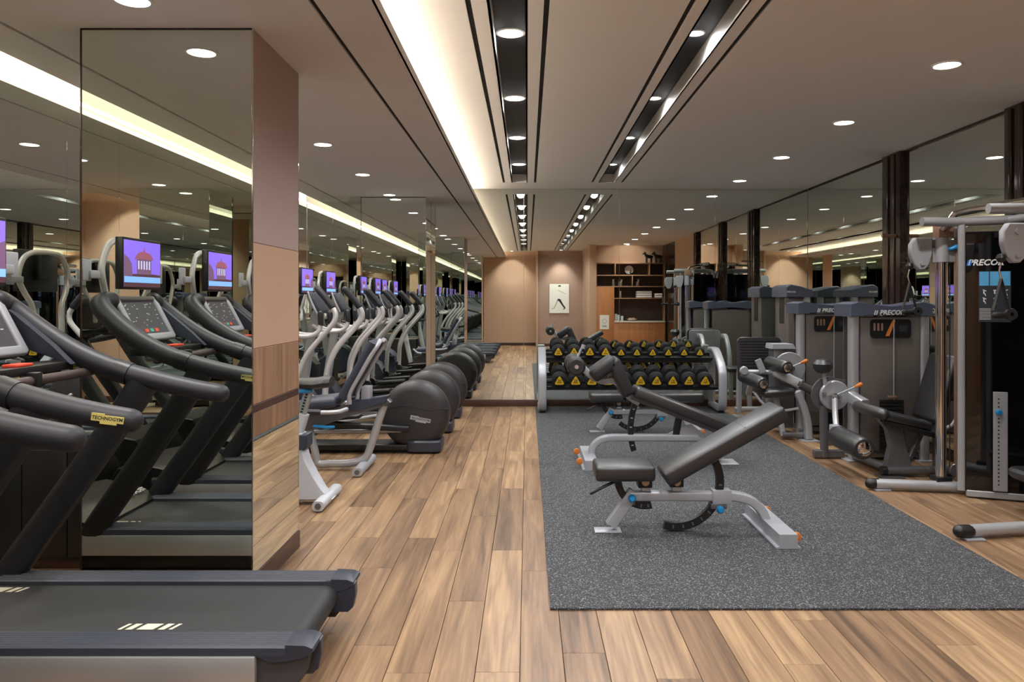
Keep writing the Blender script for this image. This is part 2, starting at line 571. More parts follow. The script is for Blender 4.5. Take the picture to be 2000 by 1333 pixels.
struct(MB().b2((XR - .02, 1.2, 0.1), (XR + .015, 3.55, ZH), .002).build('wall_right_panel', 'tan'))

# walls behind the camera (seen in the mirrors)
struct(MB().b2((-1.42, YF - .1, 0), (.33, YF, ZH + .14)).build('wall_front', 'tan'))
struct(MB().b2((.27, YF - .1, 0), (.345, -2.86, ZH + .14), .003).build('wall_front_return', 'tan'))
struct(MB().b2((.345, -3.05, 0), (1.86, -2.95, ZH + .14)).build('wall_front_alcove', 'taupe'))
struct(MB().b2((1.76, -2.95, 0), (1.95, -.2, ZH + .14), .003).build('wall_alcove_side', 'tan'))
wall_fl = struct(MB().b2((XL, YF - .1, 0), (-1.42, YF - .012, ZH + .14)).build('wall_front_mirrored', 'white_paint'))
for a, b_ in ((XL, -2.25), (-2.25, -1.42)):
    pane(wall_fl, ((a + b_) / 2, YF - .006, (ZL + .10) / 2), (b_ - a - .003, .01, ZL - .10))
struct(MB().b2((-1.42, YF, 0), (.27, YF + .012, .09), .002).build('baseboard_front', 'base_brown'))
struct(MB().b2((.345, -2.95, 0), (1.76, -2.938, .09), .002).build('baseboard_front_alcove', 'base_brown'))

# ---- mirrored pillars
def pillar(name, x0, x1, y0, y1, faces):
    core = struct(MB().b2((x0 + .012, y0 + .012, 0), (x1 - .012, y1 - (.012 if 'back' in faces else 0), ZL)).build(name, 'dark_brown'))
    if 'front' in faces: pane(core, ((x0 + x1) / 2, y0 + .006, (ZL + .10) / 2), (x1 - x0, .01, ZL - .10))
    if 'back' in faces: pane(core, ((x0 + x1) / 2, y1 - .006, (ZL + .10) / 2), (x1 - x0, .01, ZL - .10))
    if 'left' in faces: pane(core, (x0 + .006, (y0 + y1) / 2, (ZL + .10) / 2), (.01, y1 - y0 - .024, ZL - .10))
    MB().b2((x0 - .006, y0 - .006, 0), (x1 + .006, y1, .10), .002).build('baseboard', 'base_brown', core)
    for x, m_ in ((x0, 'dark_brown'), (x1, 'chrome')):
        MB().box((x, y0, (ZL + .10) / 2), (.007, .007, ZL - .10), None, .001, 1).build('edge_trim', m_, core)
    MB().box(((x0 + x1) / 2, y0, ZL - .004), (x1 - x0, .006, .008)).build('top_trim', 'dark_brown', core)
    return core
p1 = pillar('pillar', -2.25, -1.385, 3.87, 4.66, ('front', 'back', 'left'))
def side(core, x, y0, y1, z0, z1, m, name):
    return MB().b2((x - .012, y0 + .012, z0), (x, y1 - .012, z1 - .002), .0015, 1).build(name, m, core)
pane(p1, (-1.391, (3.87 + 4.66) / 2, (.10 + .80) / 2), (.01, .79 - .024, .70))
side(p1, -1.385, 3.87, 4.66, .80, .925, 'wood_cladding', 'cladding_board')  # mirror face: its reflection of the wood floor is painted on as boards
side(p1, -1.383, 3.87, 4.66, .925, .965, 'base_brown', 'trim_strip')  # reflected baseboard of the back mirror, painted as a dark strip
side(p1, -1.385, 3.87, 4.66, .965, 1.25, 'wood_cladding', 'cladding_board')  # reflected floor beyond that baseboard, again painted as boards
side(p1, -1.385, 3.87, 4.66, 1.25, 1.79, 'tan', 'fabric_panel')  # tan stands in for the wall reflected in this mirror face
side(p1, -1.385, 3.87, 4.66, 1.79, ZL, 'mauve', 'painted_panel')  # mauve stands in for the ceiling reflected in this mirror face
p0_ = pillar('pillar', -2.25, -1.385, -2.50, -1.75, ('front', 'back', 'left'))
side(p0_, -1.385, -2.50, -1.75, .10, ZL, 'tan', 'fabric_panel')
p2 = pillar('pillar', -2.22, -1.353, 10.25, YB, ('front', 'left'))
side(p2, -1.353, 10.25, YB, .10, 2.15, 'tan', 'fabric_panel')  # mirror side: the reflected beige wall is painted as a tan panel
side(p2, -1.353, 10.25, YB, 2.15, ZL, 'mirror', 'mirror_pane')

# ------------------------------------------------------------------ lamps
def spot(name, parent, loc, watts, angle=120, blend=0.8, radius=0.06, color=(1.0, 0.98, 0.95), rot=(0, 0, 0)):
    d = bpy.data.lights.new(name, 'SPOT')
    d.energy = watts; d.spot_size = R(angle); d.spot_blend = blend; d.shadow_soft_size = radius; d.color = color
    o = bpy.data.objects.new(name, d); COL.objects.link(o)
    o.parent = parent; o.location = loc; o.rotation_euler = rot
    return o
def downlight_proto(name, r, watts, drum=0.0, angle=125, color=(1.0, 0.98, 0.95)):
    t = thing(name, 'downlight', 'downlight')
    MB().lathe([(r * 1.18, 0), (r * 1.18, -.006), (r, -.008 - drum), (r, -.002), (r * 1.18, 0)]).build('trim_ring', 'lamp_trim', t)
    MB().lathe([(0, -.004 - drum), (r * .98, -.004 - drum), (r * .98, -.001), (0, -.001)]).build('lens', 'lamp_lens', t)
    spot('bulb', t, (0, 0, -.012 - drum), watts, angle=angle, color=color)
    return t
def ordinal(k): return ('first', 'second', 'third', 'fourth', 'fifth', 'sixth', 'seventh', 'eighth', 'ninth', 'tenth')[k]
rows = [
    ('left ceiling row beside the cove', -1.80, ZL, [10.02 - 1.63 * k for k in range(8)], .075, LAMP_W),
    ('right ceiling row above the machines', 2.77, ZH, [10.02 - 1.65 * k for k in range(7)], .082, LAMP_W),
    ('black slot nearest the cove', -.105, ZH + .115, [9.44 - 1.55 * k for k in range(8)], .078, SLOT_W),
    ('black slot right of the middle', 1.05, ZH + .115, [9.44 - 1.55 * k for k in range(8)], .05, SLOT_W),
]
for rowname, x, z, ys, r, watts in rows:
    proto = None
    for k, yy in enumerate(ys):
        lab = 'downlight in the %s, %s from back mirror' % (rowname, ordinal(k))
        if proto is None:
            proto = downlight_proto('downlight', r, watts, angle=(172 if 'slot' in rowname else 125), color=((.94, .97, 1.0) if 'slot' in rowname else (1.0, 0.98, 0.95)))
            proto.location = (x, yy, z); proto['label'] = lab; proto['group'] = 'downlights in the ' + rowname
        else:
            o = dup(proto, (x, yy, z), lab)
t = downlight_proto('downlight', .05, 60, angle=160); t.location = (2.85, -.22, ZH)
t['label'] = 'small downlight washing the wall above the display shelves'
for ch in t.children:
    if ch.type == 'LIGHT': ch.rotation_euler = (R(-30), 0, 0)
t = downlight_proto('downlight', .05, 170); t.location = (1.05, -2.5, ZH)
t['label'] = 'small downlight washing the wall above the leg poster'
for ch in t.children:
    if ch.type == 'LIGHT': ch.rotation_euler = (R(-14), 0, 0); ch.data.spot_size = R(80)
t = downlight_proto('downlight', .05, 170); t.location = (-.5, -3.05, ZH)
t['label'] = 'small downlight washing the tan wall behind the treadmills'
for ch in t.children:
    if ch.type == 'LIGHT': ch.rotation_euler = (R(-14), 0, 0); ch.data.spot_size = R(100)

# ------------------------------------------------------------------ televisions carried by the machines
def add_tv(t, x, z0):
    """lyre-shaped silver poles and a small monitor, fixed to machine t; x in its local frame"""
    for s in (-1, 1):
        p = [(x - .05, s * .10, z0), (x - .07, s * .15, z0 + .12), (x - .06, s * .17, 1.44), (x - .05, s * .235, 1.54), (x - .04, s * .285, 1.63), (x - .04, s * .285, 1.70), (x - .04, s * .235, 1.79), (x - .05, s * .15, 1.835), (x - .05, 0, 1.845)]
        pole = MB().tube(cat(p, 5), .019, 10).build('monitor_pole', 'arm_silver', t)
        MB().b2((x - .07, s * .275, 1.615), (x - .035, s * .40, 1.66), .006).build('bracket', 'silver_light', pole)
        MB().b2((x - .065, s * .365, 1.60), (x - .05, s * .45, 1.72), .006).build('mounting_plate', 'silver_light', pole)
    MB().b2((x - .055, -.06, 1.64), (x, .06, 1.84), .01).build('monitor_mount', 'black', t)
    mon = MB().b2((x, -.226, 1.558), (x + .045, .226, 1.858), .006).build('monitor', 'black', t)
    S = facing((x + .0455, 0, 1.708), (0, 1, 0), (0, 0, 1))
    MB().prism([(-.215, -.135), (.215, -.135), (.215, .135), (-.215, .135)], -.001, .0005, S).build('picture_sky', 'tv_sky', mon)
    MB().prism([(-.215, -.135), (.215, -.135), (.215, -.075), (.11, -.06), (-.09, -.055), (-.215, -.06)], .0006, .001, S).build('picture_ground', 'tv_ground', mon)
    MB().prism([(-.10, -.06), (.07, -.06), (.07, .03), (.085, .035), (-.115, .035), (-.10, .03)], .0011, .0015, S).build('picture_building', 'tv_building', mon)
    MB().prism([(-.13, .03), (.10, .03), (.06, .065), (.0, .075), (-.012, .10), (-.024, .075), (-.09, .065)], .0016, .002, S).build('picture_roof', 'tv_roof', mon)
    MB().prism([(.12, -.07), (.215, -.075), (.215, .05), (.17, .035), (.13, .0)], .0011, .0015, S).build('picture_house', 'tv_building', mon)
    mk = MB()
    for k in range(5):
        mk.prism([(-.085 + k * .032, -.03), (-.07 + k * .032, -.03), (-.07 + k * .032, .02), (-.085 + k * .032, .02)], .0016, .002, S)
    mk.build('picture_arches', 'tv_light', mon, kind='stuff')
    MB().prism([(-.215, -.11), (.215, -.11), (.215, -.075), (-.215, -.075)], .0021, .0025, S).build('picture_banner', 'tv_bar', mon)

# ------------------------------------------------------------------ treadmills
TECHNO = text_mesh('TECHNOGYM', 0.030, 0.1, 0.0006)
PRECOR = text_mesh('PRECOR', 0.06, 0.25, 0.0018)
def logo_plate(w, h):
    return [(-w * .5, -h * .25), (-w * .5, h * .5), (-w * .1, h * .5), (-w * .1, h * .36), (w * .5, h * .36), (w * .5, -h * .5 + h * .2),
            (w * .30, -h * .5 + h * .2), (w * .30, -h * .5), (-w * .22, -h * .5), (-w * .22, -h * .25)]

OT = (-1.9, 0, 0)
def make_treadmill():
    t = thing('treadmill', '', 'treadmill', OT)
    B = lambda mb, n, m, p=t, **k: mb.build(n, m, p, OT if p is t else (0, 0, 0), **k)
    # base with brushed side panels
    B(MB().b2((-2.90, -.36, .02), (-1.00, .36, .10), .01), 'base_frame', 'black')
    for s in (-1, 1):
        mb = MB().b2((-2.55, s * .372, .10), (-.98, s * .40, .212), .006)
        B(mb, 'side_panel', 'brushed')
        # foot rail with ribs along its top
        pr = [(-.065, 0), (-.065, .030), (-.058, .036)]
        for k in range(6):
            x = -.05 + k * .018
            pr += [(x, .036), (x + .003, .0395), (x + .011, .0395), (x + .014, .036)]
        pr += [(.058, .036), (.066, .028), (.066, 0)]
        mb = MB().prism([(a * s, z) for a, z in pr], 0, 1.75, Matrix.Translation((-2.62, s * .325, .212)) @ YZ)
        B(mb, 'foot_rail', 'tread_rail', smooth=20)
        # end cap: outer wedge, inner block that turns down behind the belt, dark lower panel
        prof = [(-.875, .2545), (-.80, .251), (-.775, .240), (-.772, .228), (-.80, .207), (-.86, .192), (-.93, .188), (-.985, .212), (-.875, .212)]
        mb = MB().prism(prof, -.067, .067, Matrix.Translation((0, s * .325, 0)) @ XZ, ch=.003)
        cap_ = B(mb, 'end_cap', 'tread_blue')
        blk = [(-.90, .248), (-.79, .246), (-.768, .232), (-.766, .18), (-.778, .125), (-.80, .105), (-.90, .105)]
        MB().prism(blk, -.022, .022, Matrix.Translation((0, s * .283, 0)) @ XZ, ch=.004).build('cap_block', 'tread_blue', cap_, OT)
        B(MB().prism([(-.985, .06), (-.985, .205), (-.93, .190), (-.86, .194), (-.79, .215), (-.805, .14), (-.87, .06)], -.03, .03, Matrix.Translation((0, s * .345, 0)) @ XZ, ch=.003), 'rear_panel', 'rear_grey')
    # belt wraps the rear roller
    pts = [(-2.45, .226)] + [(-.90, .226)] + [(-.90 + .055 * math.sin(R(a)), .171 + .055 * math.cos(R(a))) for a in range(15, 181, 15)] + [(-2.45, .116)]
    belt = B(MB().prism(pts, -.258, .258, XZ), 'belt', 'belt')
    for yy, xx in ((-.175, -1.475), (.205, -2.32)):
        mk = MB()
        for a, b_ in ((-.105, -.092), (-.075, -.050), (-.032, .032), (.050, .075), (.092, .105)):
            sk = .018
            mk.prism([(xx + a, yy - .026), (xx + b_, yy - .026), (xx + b_ + sk, yy + .026), (xx + a + sk, yy + .026)], .2262, .2275)
        mk.build('belt_marking', 'cream', belt, OT)
        belt.children[-1].location = (0, 0, 0)
    B(MB().cyl((-.90, -.262, .171), (-.90, .262, .171), .045, 16), 'rear_roller', 'black')
    # motor hood
    prof = [(-2.95, .06), (-2.95, .20), (-2.88, .31), (-2.70, .345), (-2.50, .30), (-2.36, .245), (-2.36, .06)]
    hood = B(MB().prism(prof, -.36, .36, XZ, ch=.012), 'motor_hood', 'black')
    M = facing((-2.45, -.18, .293), (0, 1, 0), (-.93, 0, .35))
    MB().mesh(text_mesh('TECHNOGYM', .05, .1, .001), M).build('lettering', 'white_print', hood, OT)
    for s in (-1, 1):
        path = [(-2.38, s * .355, .20), (-2.36, s * .36, .26), (-2.10, s * .375, .63), (-1.86, s * .39, .98), (-1.775, s * .395, 1.115)]
        B(MB().tube(cat(path, 5), 1, sec=rsec(.13, .085, .035), ref=(0, 1, 0)), 'post', 'tread_post')
        path = [(-1.425, s * .40, 1.064), (-1.55, s * .40, 1.085), (-1.73, s * .40, 1.125), (-1.92, s * .395, 1.18), (-2.08, s * .385, 1.25),
                (-2.22, s * .37, 1.34), (-2.33, s * .345, 1.43), (-2.37, s * .31, 1.475), (-2.36, s * .25, 1.49)]
        q = cat(path, 6)
        rr = [.043 + .012 * min(1, i / (len(q) * .75)) for i in range(len(q))]
        h = B(MB().tube(q, rr, 16, round_end=True), 'handrail', 'grip')
        # collar band and the badge on the outer side
        MB().tube([(-1.84, s * .397, 1.153), (-1.905, s * .396, 1.175)], .0535, 16).build('collar', 'tread_post', h, OT)
        M = facing((-1.485, s * .4445, 1.075), (-s, 0, .12 * s) if s > 0 else (1, 0, -.12), (.12, 0, 1))
        MB().prism(logo_plate(.115, .036), -.004, .0015, M).build('badge', 'badge_gold', h, OT)
        M2 = M @ Matrix.Translation((0, .002, .0018))
        MB().mesh(text_mesh('TECHNOGYM', .0175, .1, .0005), M2).build('badge_lettering', 'ink', h, OT)
        # wing between handrail and console
        wing = [(-2.37, 1.49), (-2.22, 1.27), (-2.04, 1.21), (-2.12, 1.29), (-2.30, 1.44)]
        B(MB().prism(wing, -.02, .02, Matrix.Translation((0, s * .29, 0)) @ XZ, ch=.004), 'wing', 'tread_blue')
    # console: silver frame round a dark key field
    up = Vector((-.12, 0, .225)).normalized(); ry = Vector((0, 1, 0))
    M = facing((-2.285, 0, 1.385), (0, 1, 0), up)
    con = B(MB().prism(rrect(.24, .145, .03), -.05, 0, M, ch=.012), 'console', 'tread_blue')
    ring = MB()
    for a in ((-.220, 0, .046, .285), (.220, 0, .046, .285), (0, -.128, .46, .046), (0, .132, .46, .026)):
        ring.box((0, 0, 0), (a[2], a[3], .03), M @ Matrix.Translation((a[0], a[1], .006)), .012, 3)
    ring.build('console_frame', 'silver_light', con, OT)
    MB().box((0, 0, 0), (.40, .225, .008), M @ Matrix.Translation((0, .006, .003)), .002, 1).build('key_field', 'console_face', con, OT)
    mk = MB(); rg = random.Random(5)
    for k in range(26):
        u, v = -.17 + .34 * rg.random(), -.05 + .15 * rg.random()
        mk.box((0, 0, 0), (.008 + .014 * rg.random(), .005, .002), M @ Matrix.Translation((u, v, .0078)))
    mk.build('key_print', 'white_print', con, OT, kind='stuff')
    for u, m in ((-.06, 'red_tag'), (0, 'green_tag'), (.06, 'red_tag')):
        MB().box((0, 0, 0), (.04, .022, .004), M @ Matrix.Translation((u, -.082, .008)), .001, 1).build('key', m, con, OT)
    B(MB().b2((-2.20, -.33, 1.185), (-2.06, .33, 1.222), .006), 'tray', 'black')
    B(MB().b2((-2.13, -.05, 1.222), (-2.07, .06, 1.234), .003), 'stop_key', 'red_tag')
    B(MB().tube(cat([(-2.00, -.385, 1.175), (-2.03, -.33, 1.165), (-2.03, .33, 1.165), (-2.00, .385, 1.175)], 4), .021, 12), 'crossbar', 'copper_dark')
    B(MB().b2((-2.05, -.02, 1.135), (-2.005, .02, 1.20), .006), 'clip', 'black')
    add_tv(t, -.44, 1.30)
    return t
mat('rear_grey', (58, 58, 62), 0.5, var=0.06)
mat('copper_dark', (74, 62, 60), 0.5, 0.2, var=0.08)
TY = [3.16, 2.00, .90, -.20]
TL = ['dark treadmill with silver side panel, deck in full view before the mirrored pillar',
      'dark treadmill of which only one padded handrail end shows at the left edge',
      'dark treadmill third from the mirrored pillar, seen only in the mirrors',
      'dark treadmill farthest from the mirrored pillar, seen only in the mirrors']
tm = make_treadmill(); tm.location = (-1.9, TY[0], 0); tm['label'] = TL[0]; tm['group'] = 'treadmills in a row'
for yy, lab in zip(TY[1:], TL[1:]):
    dup(tm, (-1.9, yy, 0), lab)

# black cabinet between pillar and wall
cb = thing('media_cabinet', 'low black cabinet between the mirrored pillar and the left mirror wall', 'cabinet', (-2.67, 4.5, 0))
MB().b2((-.38, -.24, .05), (.38, .24, .68), .006).build('body', 'black', cb)
MB().b2((-.36, -.22, 0), (.36, .22, .05), .002).build('plinth', 'base_brown', cb)
for a, b_ in ((-.375, -.128), (-.124, .124), (.128, .375)):
    MB().b2((a, -.256, .07), (b_, -.24, .665), .004).build('door', 'black', cb)

# ------------------------------------------------------------------ exercise bikes
def make_upright_bike():
    t = thing('exercise_bike', 'pale upright exercise bike with black saddle just behind the mirrored pillar', 'exercise bike', (-1.47, 5.65, 0))
    for x, l in ((0, .26), (-1.0, .26)):
        f = MB().tube([(x, -l, .045), (x, l, .045)], 1, sec=rsec(.085, .07, .03), ref=(0, 0, 1)).build('foot', 'bike_white', t)
        for s in (-1, 1):
            MB().cyl((x, s * l, .045), (x, s * (l + .006), .045), .022, 14).build('foot_cap', 'silver_dark', f)
    # sweeping rear body from the foot up to the seat tube
    prof = [(.05, .04), (-.02, .11), (-.085, .22), (-.14, .33), (-.165, .43), (-.17, .52), (-.32, .52), (-.36, .40), (-.55, .34), (-.98, .10), (-1.03, .05), (-.9, .03), (-.3, .03)]
    MB().prism(prof, -.07, .07, XZ, ch=.015).build('body', 'bike_white', t)
    MB().prism([(-.128, .43), (-.13, .515), (-.34, .515), (-.37, .40), (-.15, .40)], -.078, .078, XZ, ch=.012).build('navy_band', 'bike_navy', t)
    MB().lathe([(0, -.10), (.15, -.10), (.175, -.07), (.175, .07), (.15, .10), (0, .10)], Matrix.Translation((-.56, 0, .36)) @ XZ, 28).build('crank_case', 'bike_navy', t)
    for s in (-1, 1):
        a = MB().tube([(-.56, s * .11, .36), (-.56 + s * .12, s * .115, .36 + s * .12)], .016, 10).build('crank', 'silver_dark', t)
        MB().b2((-.61 + s * .12, s * .12, .345 + s * .12), (-.51 + s * .12, s * .21, .375 + s * .12), .008).build('pedal', 'black', a)
    sl_ = Vector((.30, 0, 1)).normalized()
    p0 = Vector((-.245, 0, .47))
    sh = MB().tube([p0, p0 + sl_ * .20], 1, sec=rsec(.10, .085, .02), ref=(0, 1, 0)).build('seat_sleeve', 'bike_white', t)
    po = MB().tube([p0 + sl_ * .15, p0 + sl_ * .40], 1, sec=rsec(.062, .055, .01), ref=(0, 1, 0)).build('seat_post', 'silver', t)
    mk = MB()
    for k in range(7):
        mk.box(p0 + sl_ * (.215 + k * .022) + Vector((.0, -.029, 0)), (.016, .004, .012), (0, R(17), 0))
    mk.build('height_marks', 'black', po)
    MB().tube([p0 + sl_ * .37 + Vector((-.16, -.05, .01)), p0 + sl_ * .375 + Vector((-.05, -.055, .0)), p0 + sl_ * .375 + Vector((.02, -.03, 0))], [.012, .013, .016], 10, round_end=True).build('blue_lever', 'lever_blue', t, label='bright blue adjusting lever')
    s0 = p0 + sl_ * .43
    secs = [(-.20, .030, .035), (-.14, .05, .038), (-.05, .085, .04), (.04, .12, .042), (.11, .125, .045), (.155, .09, .04)]
    mb = MB(); rings = []
    for x, hw, hh in secs:
        ring = [mb.bm.verts.new(Vector((s0.x + x, hw * math.cos(2 * PI * k / 14), s0.z + hh * math.sin(2 * PI * k / 14) + (.012 if x > .05 else 0) + (.006 if x < -.15 else 0)))) for k in range(14)]
        rings.append(ring)
    for a, b_ in zip(rings, rings[1:]):
        for k in range(14):
            mb.bm.faces.new((a[k], a[(k + 1) % 14], b_[(k + 1) % 14], b_[k]))
    mb.bm.faces.new(rings[0]); mb.bm.faces.new(rings[-1])
    mb.build('saddle', 'vinyl_soft', t)
    MB().tube(cat([(-.78, 0, .28), (-.86, 0, .65), (-.93, 0, 1.05)], 4), 1, sec=rsec(.09, .08, .03), ref=(0, 1, 0)).build('mast', 'bike_white', t)
    for s in (-1, 1):
        MB().tube(cat([(-.93, 0, 1.02), (-.88, s * .18, 1.03), (-.74, s * .24, 1.06), (-.62, s * .22, 1.13), (-.64, s * .18, 1.22)], 5), .018, 10, round_end=True).build('handlebar', 'grip', t)
    MB().box((-.96, 0, 1.20), (.05, .34, .26), (0, R(-25), 0), .02, 3).build('console', 'bike_navy', t)
    add_tv(t, -1.12, 1.12)
    return t
make_upright_bike()

def make_recumbent():
    t = thing('recumbent_bike', 'recumbent exercise bike with tall padded backrest and silver hoop frame', 'exercise bike', (-1.43, 6.75, 0))
    for x in (0.0, -1.25):
        f = MB().tube([(x, -.30, .045), (x, .30, .045)], 1, sec=rsec(.09, .07, .03), ref=(0, 0, 1)).build('foot', 'silver_light', t)
        for s in (-1, 1):
            MB().cyl((x, s * .30, .045), (x, s * .306, .045), .022, 14).build('foot_cap', 'silver_dark', f)
    hoop = cat([(-.50, 0, .42), (-.44, 0, .18), (-.41, 0, .06), (-.30, 0, .055), (-.12, 0, .06), (0, 0, .10), (.05, 0, .20), (.12, 0, .42), (.17, 0, .57)], 5)
    MB().tube(hoop, .034, 12).build('hoop_frame', 'silver', t)
    MB().prism([(-.62, .30), (-.60, .46), (-.10, .60), (.20, .64), (.24, .60), (.12, .545), (-.15, .47)], -.05, .05, XZ, ch=.008).build('seat_beam', 'silver_dark', t)
    MB().prism([(-.12, .52), (-.12, .605), (.06, .635), (.22, .66), (.20, .60)], -.075, .075, XZ, ch=.008).build('beam_cover', 'bike_navy', t)
    MB().box((-.38, 0, .60), (.36, .40, .09), (0, R(-6), 0), .035, 4).build('seat_cushion', 'bike_navy', t)
    bp = [(-.16, .66), (-.12, .74), (-.06, .84), (.0, .95), (.06, 1.06), (.10, 1.13)]
    MB().tube(cat([(x, 0, z) for x, z in bp], 4), 1, sec=rsec(.42, .065, .03), ref=(0, 0, 1), ).build('backrest', 'bike_navy', t)
    for s in (-1, 1):
        MB().tube(cat([(-.10, s * .15, .60), (-.09, s * .17, .70), (.0, s * .18, .86), (.08, s * .18, 1.0), (.15, s * .16, 1.11), (.15, s * .08, 1.14)], 5), .02, 10).build('back_tube', 'silver_light', t)
        hb = MB().tube(cat([(-.10, s * .26, .57), (-.16, s * .30, .555), (-.28, s * .31, .55), (-.48, s * .31, .56), (-.56, s * .30, .62)], 4), .018, 10, round_end=True).build('side_handle', 'silver_light', t)
        MB().tube([(-.30, s * .31, .55), (-.42, s * .31, .555)], .024, 10).build('grip', 'grip', hb)
    MB().tube([(-.42, -.09, .40), (-.30, -.13, .395), (-.24, -.13, .40)], [.012, .016, .012], 8, round_end=True).build('blue_lever', 'lever_blue', t, label='bright blue seat lever')
    MB().b2((-.02, -.06, .62), (.06, .06, .74), .01).build('back_bracket', 'silver_light', t)
    # drive unit at the front
    MB().lathe([(0, -.13), (.24, -.13), (.28, -.09), (.28, .09), (.24, .13), (0, .13)], Matrix.Translation((-1.15, 0, .36)) @ XZ, 28).build('drive_case', 'bike_navy', t)
    for s in (-1, 1):
        a = MB().tube([(-1.1, s * .14, .40), (-1.1 + s * .14, s * .15, .40 + s * .09)], .016, 10).build('crank', 'silver_dark', t)
        MB().b2((-1.16 + s * .14, s * .16, .385 + s * .09), (-1.04 + s * .14, s * .26, .415 + s * .09), .008).build('pedal', 'black', a)
    MB().tube(cat([(-1.18, 0, .5), (-1.16, 0, .85), (-1.10, 0, 1.12)], 4), .034, 12).build('mast', 'silver', t)
    for s in (-1, 1):
        MB().tube(cat([(-1.10, 0, 1.02), (-1.04, s * .18, 1.02), (-.94, s * .22, 1.03)], 4), .018, 10, round_end=True).build('handlebar', 'grip', t)
    MB().box((-1.10, 0, 1.20), (.05, .32, .26), (0, R(-15), 0), .02, 3).build('console', 'bike_navy', t)
    add_tv(t, -1.17, 1.12)
    return t
make_recumbent()

# ------------------------------------------------------------------ elliptical trainers
def make_elliptical():
    t = thing('elliptical_trainer', '', 'elliptical', (-1.1, 0, 0))
    # round rear drive case
    prof = [(0, -.155), (.24, -.152), (.285, -.142), (.315, -.12), (.332, -.08), (.336, 0), (.332, .08), (.315, .12), (.285, .142), (.24, .152), (0, .155)]
    dc = MB().lathe(prof, Matrix.Translation((0, 0, .365)) @ XZ, 40).build('drive_case', 'disc', t)
    for s in (-1, 1):
        q = [(-.33, .03), (-.22, .08), (-.08, .095), (.05, .07), (.16, .05), (.26, .07), (.325, .055)]
        MB().tube(cat([(x, s * (.1525 - .30 * max(0, abs(x) - .24)), z + .365) for x, z in q], 4), .004, 6).build('case_seam', 'grip', dc)
    M = facing((.06, -.1562, .33), (1, 0, -.18), (.18, 0, 1))
    MB().prism(logo_plate(.20, .055), -.002, .0012, M).build('logo_plate', 'silver_light', dc)
    MB().mesh(text_mesh('TECHNOGYM', .029, .1, .0006), M @ Matrix.Translation((0, .002, .0016))).build('logo_lettering', 'ink', dc)
    MB().prism(rrect(.17, .19, .06), 0.012, .125, Matrix.Translation((.09, 0, 0)), ch=.015).build('rear_foot', 'tread_blue', t)
    MB().b2((-1.45, -.16, .03), (-.05, .16, .085), .008).build('floor_beam', 'black', t)
    MB().prism(rrect(.20, .33, .06), .005, .06, Matrix.Translation((-1.42, 0, 0)), ch=.01).build('front_foot', 'tread_blue', t)
    MB().prism([(-1.62, .05), (-1.60, .42), (-1.50, .52), (-1.36, .44), (-1.22, .16), (-1.18, .05)], -.16, .16, XZ, ch=.02).build('front_case', 'tread_blue', t)
    mast = MB().tube(cat([(-1.46, 0, .45), (-1.40, 0, .85), (-1.33, 0, 1.25), (-1.28, 0, 1.38)], 4), 1, sec=rsec(.10, .09, .03), ref=(0, 1, 0)).build('mast', 'silver', t)
    con = MB().box((-1.28, 0, 1.46), (.06, .40, .26), (0, R(-28), 0), .025, 3).build('console', 'tread_blue', t)
    for s in (-1, 1):
        MB().tube(cat([(-1.245, s * .205, 1.345), (-1.30, s * .205, 1.46), (-1.345, s * .19, 1.575)], 4), .014, 8, round_end=True).build('console_trim', 'silver_light', con)
    for s in (-1, 1):
        ph = s * .06
        # swinging arm with a padded grip
        arm = [(-1.06 + ph, s * .30, .40), (-1.05 + ph, s * .30, .56), (-1.03 + ph, s * .31, .76), (-.93 + ph, s * .315, .98), (-.77 + ph, s * .32, 1.17), (-.68 + ph, s * .32, 1.28), (-.665 + ph, s * .315, 1.36), (-.70 + ph, s * .31, 1.43)]
        a = MB().tube(cat(arm, 5), .025, 10).build('swing_arm', 'arm_silver', t)
        g = [(-.70 + ph, s * .31, 1.43), (-.76 + ph, s * .305, 1.51), (-.84 + ph, s * .29, 1.60)]
        MB().tube(cat(g, 4), [.033] * 9, 12, round_end=True).build('grip', 'grip', a)
        MB().cyl((-1.06 + ph, s * .255, .39), (-1.06 + ph, s * .345, .39), .042, 16).build('pivot', 'black', a)
        # fixed handle on the mast
        fx = MB().tube(cat([(-1.33, s * .04, 1.20), (-1.20, s * .14, 1.15), (-1.02, s * .19, 1.14), (-.92, s * .19, 1.19), (-.90, s * .185, 1.27)], 5), .022, 10).build('fixed_handle', 'arm_silver', t)
        MB().tube([(-.90, s * .185, 1.26), (-.905, s * .18, 1.36)], .027, 10, round_end=True).build('grip', 'grip', fx)
        # foot beam with pedal
        fb = MB().tube([(-1.06 + ph, s * .235, .33), (-.5, s * .235, .34 + ph), (-.04, s * .215, .37 + 2 * ph)], 1, sec=rsec(.055, .07, .015), ref=(0, 1, 0)).build('foot_beam', 'tread_post', t)
        MB().box((-.68, s * .235, .395 + ph * .5), (.36, .15, .035), (0, R(-4), 0), .012, 2).build('pedal', 'black', fb)
        MB().tube([(-.98, s * .20, .22), (-.12, s * .19, .30 + 1.2 * ph)], .018, 10).build('guide_rod', 'silver_light', t)
    add_tv(t, -1.45, 1.25)
    return t
el = make_elliptical(); el.location = (-1.1, 7.62, 0); el['label'] = 'elliptical trainer with round dark drive case, nearest of the three'; el['group'] = 'elliptical trainers'
dup(el, (-1.1, 8.75, 0), 'elliptical trainer with round dark drive case, middle of the three')
dup(el, (-1.1, 9.80, 0), 'elliptical trainer with round dark drive case, closest to the back mirror')

# ------------------------------------------------------------------ rubber mat
tag(MB().b2((.11, 3.70, 0.0), (2.63, 10.70, .012), .002).build('rubber_mat', 'rubber'), 'dark grey speckled rubber mat under the benches', 'mat')
MZ = .0135

